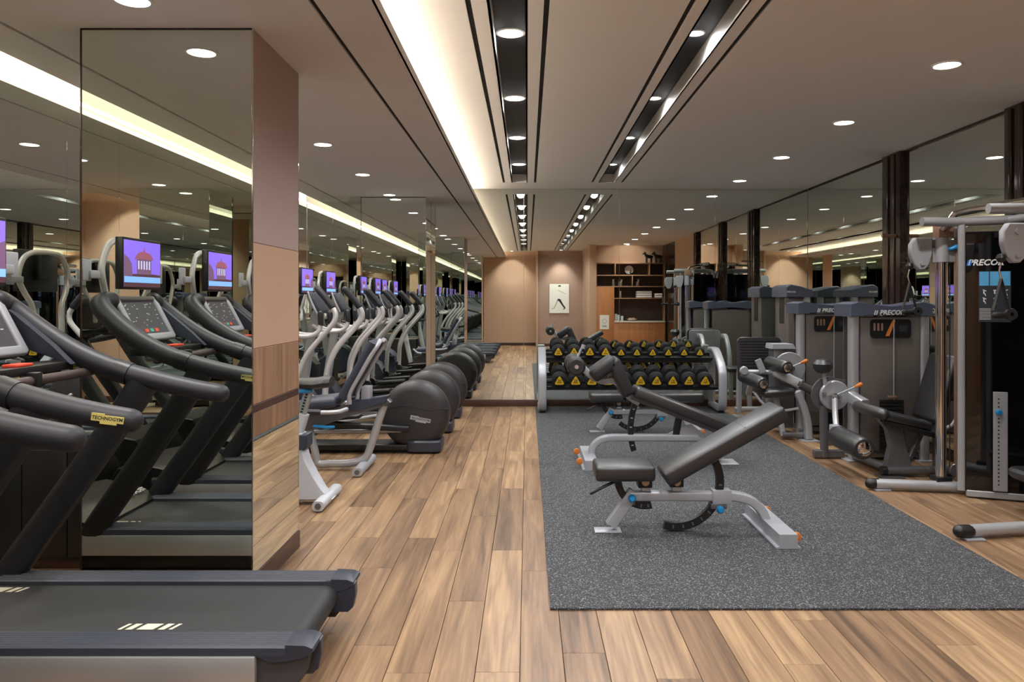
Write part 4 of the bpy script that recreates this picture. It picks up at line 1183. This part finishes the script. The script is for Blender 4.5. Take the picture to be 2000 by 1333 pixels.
def leg_press():
    O = (3.1, 9.6, 0)
    t = thing('leg_press_machine', 'leg press with ribbed black footplate in the corner by the back mirror', 'gym machine', O)
    B = lambda mb, n, m, p=t, **k: mb.build(n, m, p, O, **k)
    pl = B(MB().prism(rrect(.27, .27, .06), -.02, .02, facing((2.81, 9.30, .77), (1, 0, 0), (0, .12, 1)), ch=.006), 'footplate', 'vinyl')
    for k in range(14):
        MB().box((2.81, 9.276 + .0 + (k - 6.5) * .0042, .77 + (k - 6.5) * .034), (.47, .008, .010), (R(-7), 0, 0), .003, 1).build('rib', 'black', pl, O)
    B(MB().prism(rrect(.25, .25, .05), 0, .02, facing((2.81, 9.345, .77), (-1, 0, 0), (0, .12, 1)), ch=.004), 'plate_back', 'silver')
    for s in (-1, 1):
        B(MB().tube(cat([(2.90 + s * .19, 9.37, .92), (2.90 + s * .19, 9.60, .90), (2.90 + s * .19, 9.80, .62), (2.90 + s * .19, 9.85, .05)], 5), 1, sec=rsec(.07, .06, .012), ref=(1, 0, 0)), 'swing_arm', 'silver_light')
        B(MB().b2((2.90 + s * .19 - .06, 9.77, 0), (2.90 + s * .19 + .06, 9.93, .012), .003), 'foot_plate', 'silver_light')
    B(MB().tube([(2.66, 9.85, .09), (3.06, 9.85, .09)], .035, 12), 'floor_tube', 'silver')
    B(MB().tube([(2.81, 9.38, .70), (2.81, 9.78, .30)], 1, sec=rsec(.06, .06, .01), ref=(1, 0, 0)), 'push_rod', 'silver')
    B(MB().tube([(2.95, 9.85, .09), (3.42, 10.1, .09)], .035, 12), 'floor_tube', 'silver_dark')
    for x in (2.98, 3.18):
        B(MB().tube([(x, 10.3, .01), (x, 10.3, .45)], 1, sec=rsec(.06, .06, .01), ref=(0, 1, 0)), 'rear_leg', 'silver')
    B(MB().box((3.08, 10.2, .47), (.34, .40, .07), None, .03, 3), 'seat', 'vinyl')
    # its own tall narrow stack tower turned sideways
    B(MB().b2((3.38, 9.95, .05), (3.58, 10.45, 1.53), .006), 'stack_shroud', 'shroud')
    for yy in (9.97, 10.43):
        B(MB().tube([(3.62, yy, .01), (3.62, yy, 1.55)], 1, sec=rrect(.043, .045, .03, 4), ref=(0, 1, 0)), 'post', 'silver')
        B(MB().b2((3.54, yy - .08, 0), (3.70, yy + .08, .012), .003), 'foot_plate', 'silver_light')
    cp = B(MB().prism([(3.34, 1.53), (3.34, 1.66), (3.40, 1.69), (3.52, 1.67), (3.68, 1.62), (3.69, 1.53)], -10.50, -9.90, XZ, ch=.01), 'cap', 'cap_blue')
    M = facing((3.40, 9.8985, 1.595), (1, 0, 0), (0, 0, 1))
    MB().mesh(text_mesh('PRECOR', .03, .25, .001), M).build('lettering', 'white_print', cp, O)
    MB().prism(rrect(.09, .2, .02), 0, .004, facing((3.379, 10.2, 1.38), (0, -1, 0), (0, 0, 1))).build('placard', 'black', cp, O)
leg_press()

def cable_machine():
    O = (3.4, 5.4, 0)
    t = thing('cable_machine', 'tall cable machine with glossy black stack panels and chrome pulley column', 'gym machine', O)
    B = lambda mb, n, m, p=t, **k: mb.build(n, m, p, O, **k)
    for s, yc in ((1, 6.0), (-1, 4.84)):
        yp = yc - s * .18         # where the panel starts
        d = Vector((.60, -s * .24, 0)); dn = d.normalized(); nrm = Vector((-dn.y, dn.x, 0)) * (1 if s < 0 else 1)
        # chrome column on its foot
        B(MB().cyl((3.23, yc, .06), (3.23, yc, 2.06), .040, 20), 'chrome_column', 'chrome')
        B(MB().b2((3.17, yc - .06, .08), (3.29, yc + .06, .12), .006), 'column_base', 'black')
        B(MB().tube([(2.74, yc + s * .04, .05), (3.30, yc - s * .06, .05), (3.80, yc - s * .10, .05)], .040, 14), 'foot_tube', 'silver')
        B(MB().tube([(2.70, yc + s * .045, .05), (2.76, yc + s * .04, .05)], .041, 14, round_end=True), 'foot_cap', 'black')
        B(MB().b2((2.72, yc + s * .04 - .05, 0), (2.84, yc + s * .04 + .05, .014), .004), 'foot_pad', 'silver_light')
        # perforated strip and cable beside the column
        st_ = B(MB().b2((3.325, yc - .02 - s * .03, .1), (3.365, yc + .02 - s * .03, 2.0), .003), 'perforated_strip', 'copper')
        for k in range(26):
            o_ = MB().cyl((3.345, yc - s * .03 - .0215, .2 + k * .068), (3.345, yc - s * .03 - .0195, .2 + k * .068), .009, 10).build('strip_hole', 'black', st_, O)
        B(MB().cyl((3.300, yc, .1), (3.300, yc, 1.9), .004, 6), 'cable', 'black')
        B(MB().lathe([(0, -.012), (.05, -.012), (.055, 0), (.05, .012), (0, .012)], Matrix.Translation((3.335, yc - .03, .17)) @ XZ, 20), 'floor_pulley', 'silver_dark')
        # silver edge frame and black gloss panel
        p0 = Vector((3.30, yp + s * .02, 0))
        B(MB().tube([p0 + Vector((0, 0, .05)), p0 + Vector((0, 0, 2.09))], 1, sec=rsec(.05, .05, .012), ref=tuple(dn)), 'edge_frame', 'silver')
        c = p0 + dn * .33
        yaw = math.atan2(dn.y, dn.x)
        pn = B(MB().box((c.x, c.y, 1.03), (.61, .05, 1.96), (0, 0, yaw), .006, 1), 'stack_panel', 'black_gloss')
        B(MB().tube(cat([p0 + Vector((-.30, 0, 2.09)), p0 + Vector((0, 0, 2.09)), p0 + dn * .50 + Vector((0, 0, 2.09)), p0 + dn * .58 + Vector((0, 0, 2.03)), p0 + dn * .60 + Vector((0, 0, 1.95))], 5), .035, 12), 'top_beam', 'silver')
        # head bracket over the column
        B(MB().b2((3.19, yc - .05, 1.98), (3.31, yc + .05, 2.10), .006), 'head_block', 'copper')
        B(MB().box((3.345, yc - s * .06, 2.035), (.09, .03, .12), None, .02, 2), 'head_plate', 'silver_light')
        # sliding pulley carriage
        zc = 1.88
        B(MB().cyl((3.23, yc, zc - .09), (3.23, yc, zc + .10), .056, 20), 'carriage_sleeve', 'silver_light')
        B(MB().b2((3.28, yc - .03, zc - .09), (3.37, yc + .0, zc + .08), .006), 'carriage_plate', 'silver')
        B(MB().tube([(3.28, yc - .05, zc + .01), (3.33, yc - .06, zc + .03), (3.38, yc - .065, zc + .05)], [.016, .020, .018], 10, round_end=True), 'blue_handle', 'lever_blue', label='bright blue carriage handle')
        tear = [(3.02, zc + .10), (3.15, zc + .10), (3.15, zc - .02), (3.135, zc - .08), (3.12, zc - .12), (3.09, zc - .15), (3.05, zc - .15), (3.01, zc - .11), (2.985, zc - .03), (2.985, zc + .05)]
        pp = B(MB().prism(tear, -(yc + .03), -(yc - .03), XZ, ch=.008), 'pulley_plate', 'silver_light')
        for z_ in (.045, -.10):
            MB().cyl((3.07, yc - .03, zc + z_), (3.07, yc - .042, zc + z_), .018, 14).build('bolt', 'silver_light', pp, O)
        B(MB().b2((3.14, yc - .02, zc + .02), (3.20, yc + .02, zc + .085), .004), 'carriage_arm', 'silver_dark')
        # strap handle on its clip
        hx, hz = 2.985, zc - .15
        hd = B(MB().lathe([(0, -.03), (.022, -.022), (.03, 0), (.022, .022), (0, .03)], Matrix.Translation((hx, yc, hz + .03)), 14), 'cable_ball', 'black')
        B(MB().tube([(hx, yc, hz), (hx - .012, yc, hz - .05), (hx, yc, hz - .10)], .006, 8), 'clip', 'chrome')
        for q in (-1, 1):
            B(MB().tube([(hx, yc, hz - .10), (hx + q * .05, yc, hz - .30)], 1, sec=rsec(.006, .03, .002), ref=(0, 1, 0)), 'strap', 'black')
        B(MB().tube([(hx - .055, yc - .03, hz - .33), (hx + .065, yc + .03, hz - .33)], .020, 12, round_end=True), 'handle_grip', 'black_rough')
        B(MB().lathe([(.012, -.014), (.036, -.014), (.040, 0), (.036, .014), (.012, .014), (.012, -.014)], Matrix.Translation((hx + .062, yc, hz - .325)) @ XZ, 18), 'handle_ring', 'black_rough')
        if s > 0:
            out = Vector((dn.y, -dn.x, 0))          # panel normal towards the camera
            face = lambda u, z: facing((p0 + dn * u + out * .0262 + Vector((0, 0, z)))[:], dn[:], (0, 0, 1))
            MB().mesh(text_mesh('PRECOR', .062, .25, .002), face(.155, 1.775)).build('lettering', 'white_print', pn, O)
            M = face(.055, 1.775)
            lg = MB()
            for k in range(2):
                lg.prism([(-.025 + k * .018, -.021), (-.014 + k * .018, -.021), (-.003 + k * .018, .021), (-.014 + k * .018, .021)], 0, .001, M)
            lg.build('logo_stripe', 'precor_blue', pn, O)
            M = face(.215, 1.52)
            ch_ = MB().box((0, 0, 0), (.21, .38, .002), M).build('exercise_chart', 'chart_dark', pn, O)
            for k in range(3):
                MB().box((0, 0, 0), (.062, .105, .002), M @ Matrix.Translation((-.069 + k * .069, .135, .001))).build('chart_picture', 'chart_blue', pn, O)
            mk = MB()
            for i in range(3):
                for j in range(2):
                    cc = M @ Matrix.Translation((-.07 + i * .07, .035 - j * .06, .0015))
                    mk.box((0, 0, 0), (.008, .028, .001), cc)
                    mk.box((0, 0, 0), (.026, .006, .001), cc @ Matrix.Translation((.004, .012, 0)) @ Matrix.Rotation(R(25 * (i - 1)), 4, 'Z'))
                    mk.box((0, 0, 0), (.006, .022, .001), cc @ Matrix.Translation((.008, -.018, 0)) @ Matrix.Rotation(R(20), 4, 'Z'))
            for j in range(9):
                mk.box((0, 0, 0), (.075, .003, .001), M @ Matrix.Translation((-.062, -.09 - j * .010, .0015)))
            mk.build('chart_print', 'white_print', pn, O, kind='stuff')
            # perforated weight bar with its blue pin, standing before the panel
            wb = p0 + dn * .25 + out * .04
            yaw2 = yaw
            bar = B(MB().box((wb.x, wb.y, .44), (.095, .012, .74), (0, 0, yaw2), .004, 1), 'weight_bar', 'silver')
            for k in range(23):
                h_ = wb + out * .0065 - dn * .012
                MB().box((h_.x, h_.y, .12 + k * .029), (.011, .002, .011), (0, 0, yaw2), .001, 1).build('bar_hole', 'black', bar, O)
            h_ = wb + out * .02 - dn * .012
            MB().lathe([(0, -.016), (.018, -.014), (.022, 0), (.018, .014), (0, .016)], Matrix.Translation((h_.x, h_.y, .66)) @ XZ, 14).build('blue_pin', 'lever_blue', bar, O)
            B(MB().box((c.x, c.y, .035), (.60, .07, .05), (0, 0, yaw), .006, 1), 'panel_base', 'silver')
    # multi-grip pull-up bar across the top
    B(MB().tube([(3.21, 5.95, 2.03), (3.30, 5.93, 2.16)], .026, 12), 'bar_strut', 'chrome')
    B(MB().tube([(3.30, 5.93, 2.16), (3.42, 5.90, 2.19), (3.58, 5.80, 2.20), (3.66, 5.72, 2.22)], .024, 12), 'pull_up_bar', 'chrome')
    B(MB().tube([(3.55, 5.83, 2.21), (3.72, 5.62, 2.23), (3.80, 5.42, 2.23), (3.72, 5.22, 2.23), (3.55, 5.01, 2.21)], .032, 12, round_end=True), 'pull_up_grip', 'chrome')
    B(MB().tube([(3.60, 5.74, 2.09), (3.60, 5.10, 2.09)], .035, 12), 'cross_beam', 'silver')
    B(MB().b2((3.70, 5.30, 2.17), (3.80, 5.54, 2.27), .01), 'beam_block', 'black')
    # padded seat between the feet
    B(MB().prism(rrect(.20, .15, .07), .25, .32, Matrix.Translation((3.58, 5.30, 0)), ch=.02), 'seat', 'vinyl')
    B(MB().tube([(3.60, 5.30, .0), (3.60, 5.30, .26)], 1, sec=rsec(.07, .07, .012), ref=(0, 1, 0)), 'seat_post', 'silver_dark')
cable_machine()
tag(MB().tube([(XR - .05, 8.1, 2.17), (XR - .19, 8.1, 2.17)], .018, 12).build('wall_peg', 'copper'), 'short copper-coloured peg on the dark pillar between the right mirrors', 'peg')

# ------------------------------------------------------------------ behind the camera: display shelves, poster
YS = -.2
sh = thing('display_shelf', 'built-in wooden display shelf unit reflected in the back mirror', 'shelf', (2.94, -.4, 0))
SO = (2.94, -.4, 0)
B = lambda mb, n, m, p=sh, **k: mb.build(n, m, p, SO, **k)
X0, X1 = 1.95, 3.90
B(MB().b2((X0, YS - .42, 0), (X1, YS - .40, 2.54)), 'back_panel', 'shelf_back')
B(MB().b2((X0, YS - .42, 2.54), (X1, YS - .36, ZH)), 'upper_wall', 'tan')
for z, a, b_ in ((2.54, X0, X1), (2.195, X0, X1), (1.876, X0, X1), (1.54, 2.46, X1)):
    B(MB().b2((a, YS - .40, z - .03), (b_, YS - .02, z), .002), 'shelf_board', 'shelf_wood')
for x, z0, z1 in ((2.49, 2.195, 2.51), (3.47, 2.195, 2.51), (2.98, 1.876, 2.165), (1.96, 1.876, 2.51), (3.89, .9, 2.51)):
    B(MB().b2((x - .012, YS - .40, z0), (x + .012, YS - .02, z1), .002), 'divider', 'shelf_wood')
B(MB().b2((X0, YS - .39, 0.0), (2.46, YS, 1.846), .003), 'cabinet_door', 'cabinet_wood')
B(MB().b2((2.46, YS - .39, 0.0), (X1, YS, .84), .003), 'cabinet_front', 'cabinet_wood')
B(MB().b2((2.46, YS - .40, .84), (X1, YS + .03, .885), .004), 'counter', 'stone')
struct(MB().b2((X0 - .02, YS - .60, 0), (XR + .1, YS - .42, ZH + .14)).build('wall_front_shelves', 'tan'))

tag(MB().box((2.18, YS + .011, .85), (.26, .02, .40), None, .003, 1).build('framed_notice', 'canvas'), 'small pale framed notice on the wooden cabinet door', 'picture')
nt_ = bpy.data.objects['framed_notice']
MB().lathe([(.05, 0), (.065, 0), (.065, .004), (.05, .004), (.05, 0)], facing((2.18, YS + .0215, .88), (-1, 0, 0), (0, 0, 1)), 20).build('notice_ring', 'ink_grey', nt_)
MB().box((2.18, YS + .022, .74), (.13, .003, .05)).build('notice_print', 'ink_grey', nt_)

def figurine(name, label, loc, scale, m, ears, group, rz=0.0):
    t = thing(name, label, 'figurine', loc, rz, group)
    k = scale
    bd = MB().tube(cat([(-.28 * k, 0, .50 * k), (-.1 * k, 0, .52 * k), (.15 * k, 0, .56 * k), (.28 * k, 0, .66 * k)], 3), [.10 * k, .14 * k, .15 * k, .15 * k, .15 * k, .15 * k, .15 * k, .14 * k, .13 * k, .11 * k][:10], 12, round_end=True).build('body', m, t)
    for sx in (-.22, .20):
        for sy in (-.09, .09):
            MB().tube([(sx * k, sy * k, 0), (sx * k, sy * k, .45 * k)], [.055 * k, .065 * k], 8).build('leg', m, t)
    MB().lathe([(0, -.13 * k), (.09 * k, -.09 * k), (.125 * k, 0), (.10 * k, .09 * k), (0, .13 * k)], Matrix.Translation((.36 * k, 0, .80 * k)), 12).build('head', m, t)
    MB().tube([(.42 * k, 0, .78 * k), (.52 * k, 0, .73 * k)], [.07 * k, .05 * k], 8, round_end=True).build('muzzle', m, t)
    for s in (-1, 1):
        if ears == 'up':
            MB().tube([(.33 * k, s * .07 * k, .88 * k), (.31 * k, s * .14 * k, 1.04 * k)], [.045 * k, .015 * k], 8).build('ear', m, t)
        else:
            MB().lathe([(0, -.012 * k), (.06 * k, -.01 * k), (.06 * k, .01 * k), (0, .012 * k)], Matrix.Translation((.33 * k, s * .125 * k, .80 * k)) @ XZ, 10).build('ear', m, t)
    MB().tube(cat([(-.32 * k, 0, .52 * k), (-.38 * k, 0, .62 * k), (-.36 * k, 0, .70 * k)], 3), .022 * k, 6).build('tail', m, t)
    return t
DG = 'white dog figurines on the shelves'
figurine('dog_figurine', 'white dog figurine on the middle shelf, left of its pair', (2.46, YS - .2, 1.876 + .0015), .20, 'porcelain', 'up', DG, R(100))
figurine('dog_figurine', 'white dog figurine on the middle shelf, right of its pair', (2.65, YS - .2, 1.876 + .0015), .20, 'porcelain', 'up', DG, R(60))
figurine('dog_figurine', 'white dog figurine alone right of the middle shelf divider', (3.14, YS - .2, 1.876 + .0015), .20, 'porcelain', 'up', DG, R(75))
figurine('dog_figurine', 'white dog figurine on the lower shelf beside the towels', (2.66, YS - .2, 1.54 + .0015), .20, 'porcelain', 'up', DG, R(95))
figurine('animal_figurine', 'black four-legged animal sculpture on the top shelf, inner of the two', (3.47, YS - .2, 2.54 + .0015), .34, 'black', 'flat', 'black animal sculptures', R(170))
figurine('animal_figurine', 'black four-legged animal sculpture on the top shelf, outer of the two', (3.74, YS - .2, 2.54 + .0015), .34, 'black', 'flat', 'black animal sculptures', R(175))
pt = thing('decorative_plate', 'round white plate propped on the second shelf', 'plate', (2.90, YS - .18, 2.195 + .0015))
MB().lathe([(0, 0), (.10, 0), (.125, .012), (.125, .018), (.10, .008), (0, .008)], facing((0, .0, .142), (-1, 0, 0), (0, -.2, 1)), 32).build('dish', 'porcelain', pt)
MB().tube([(.04, .03, .055), (.04, .025, .13)], [.03, .018], 10, round_end=True).build('painted_motif', 'ink', pt)
MB().b2((-.06, -.05, .0), (.06, .03, .012), .003).build('stand', 'black', pt)
for i, (x, n_) in enumerate(((3.10, 3), (3.62, 2))):
    for k in range(n_):
        tag(MB().b2((x - .0, YS - .34, 1.5415 + k * .066), (x + (.44 if i == 0 else .22), YS - .06, 1.5415 + k * .066 + .064), .022, 3).build('folded_towel', 'towel'),
            'folded white towel, %s of the %s stack on the lower shelf' % (('bottom', 'middle' if n_ == 3 else 'top', 'top')[k], ('wide', 'narrow')[i]), 'towel', 'folded towels')
for k, (x, h) in enumerate(((2.52, .20), (2.60, .17), (2.70, .14))):
    tag(MB().lathe([(0, 0), (.035, 0), (.038, .01), (.040, h), (.034, h), (.032, .012), (0, .012)], Matrix.Translation((x, YS - .15, .8865)), 16).build('glass_jar', 'glass_clear'),
        'pale glass jar on the counter, %s' % ('tallest of three', 'middle of three', 'shortest of three')[k], 'jar', 'glass jars on the counter')
bw_ = thing('fruit_bowl', 'shallow bowl of fruit on the stone counter', 'bowl', (2.98, YS - .16, .8865))
MB().lathe([(0, 0), (.06, 0), (.15, .045), (.155, .05), (.145, .05), (.06, .012), (0, .012)], None, 24).build('dish', 'porcelain', bw_)
mat('fruit', (190, 150, 120), .5, var=.1)
for k in range(6):
    a = k * PI / 3
    tag(MB().lathe([(0, -.032), (.02, -.026), (.033, 0), (.02, .026), (0, .032)], Matrix.Translation((2.98 + .068 * math.cos(a), YS - .16 + .068 * math.sin(a), .942)), 10).build('fruit', 'fruit'),
        'pale round fruit in the counter bowl, ' + ('at its right rim', 'front right of the ring', 'front left of the ring', 'at its left rim', 'back left of the ring', 'back right of the ring')[k], 'fruit', 'fruit in the bowl')
ps = thing('leg_poster', 'white canvas poster of a dark leg and a pale leg on the alcove wall', 'poster', (1.015, -2.935, 1.52))
MB().box((0, 0, 0), (.63, .028, .93), None, .004, 1).build('canvas', 'canvas', ps)
PM = Matrix.Translation((0, .0145, 0)) @ facing((0, 0, 0), (-1, 0, 0), (0, 0, 1))
def q(pts): return [(-x, z) for x, z in pts]
MB().prism(q([(-.06, -.02), (-.02, .0), (.04, -.02), (.13, -.19), (.20, -.28), (.19, -.32), (.15, -.34), (.10, -.36), (.155, -.30), (.09, -.22), (.0, -.09), (-.05, -.06)]), 0, .002, PM).build('dark_leg', 'ink', ps)
MB().prism(q([(-.07, -.03), (-.03, -.05), (-.10, -.22), (-.15, -.31), (-.23, -.34), (-.24, -.31), (-.18, -.29), (-.13, -.20)]), 0, .002, PM).build('pale_leg', 'ink_grey', ps)
MB().prism(q([(-.03, .28), (.20, .16), (.20, .14), (-.03, .255)]), 0, .002, PM).build('script_line', 'ink_grey', ps)
MB().prism(q([(-.05 + .05 * math.cos(R(a)) + .06, .385 + .045 * math.sin(R(a))) for a in range(0, 181, 20)]), 0, .002, PM).build('dark_dome', 'ink', ps)
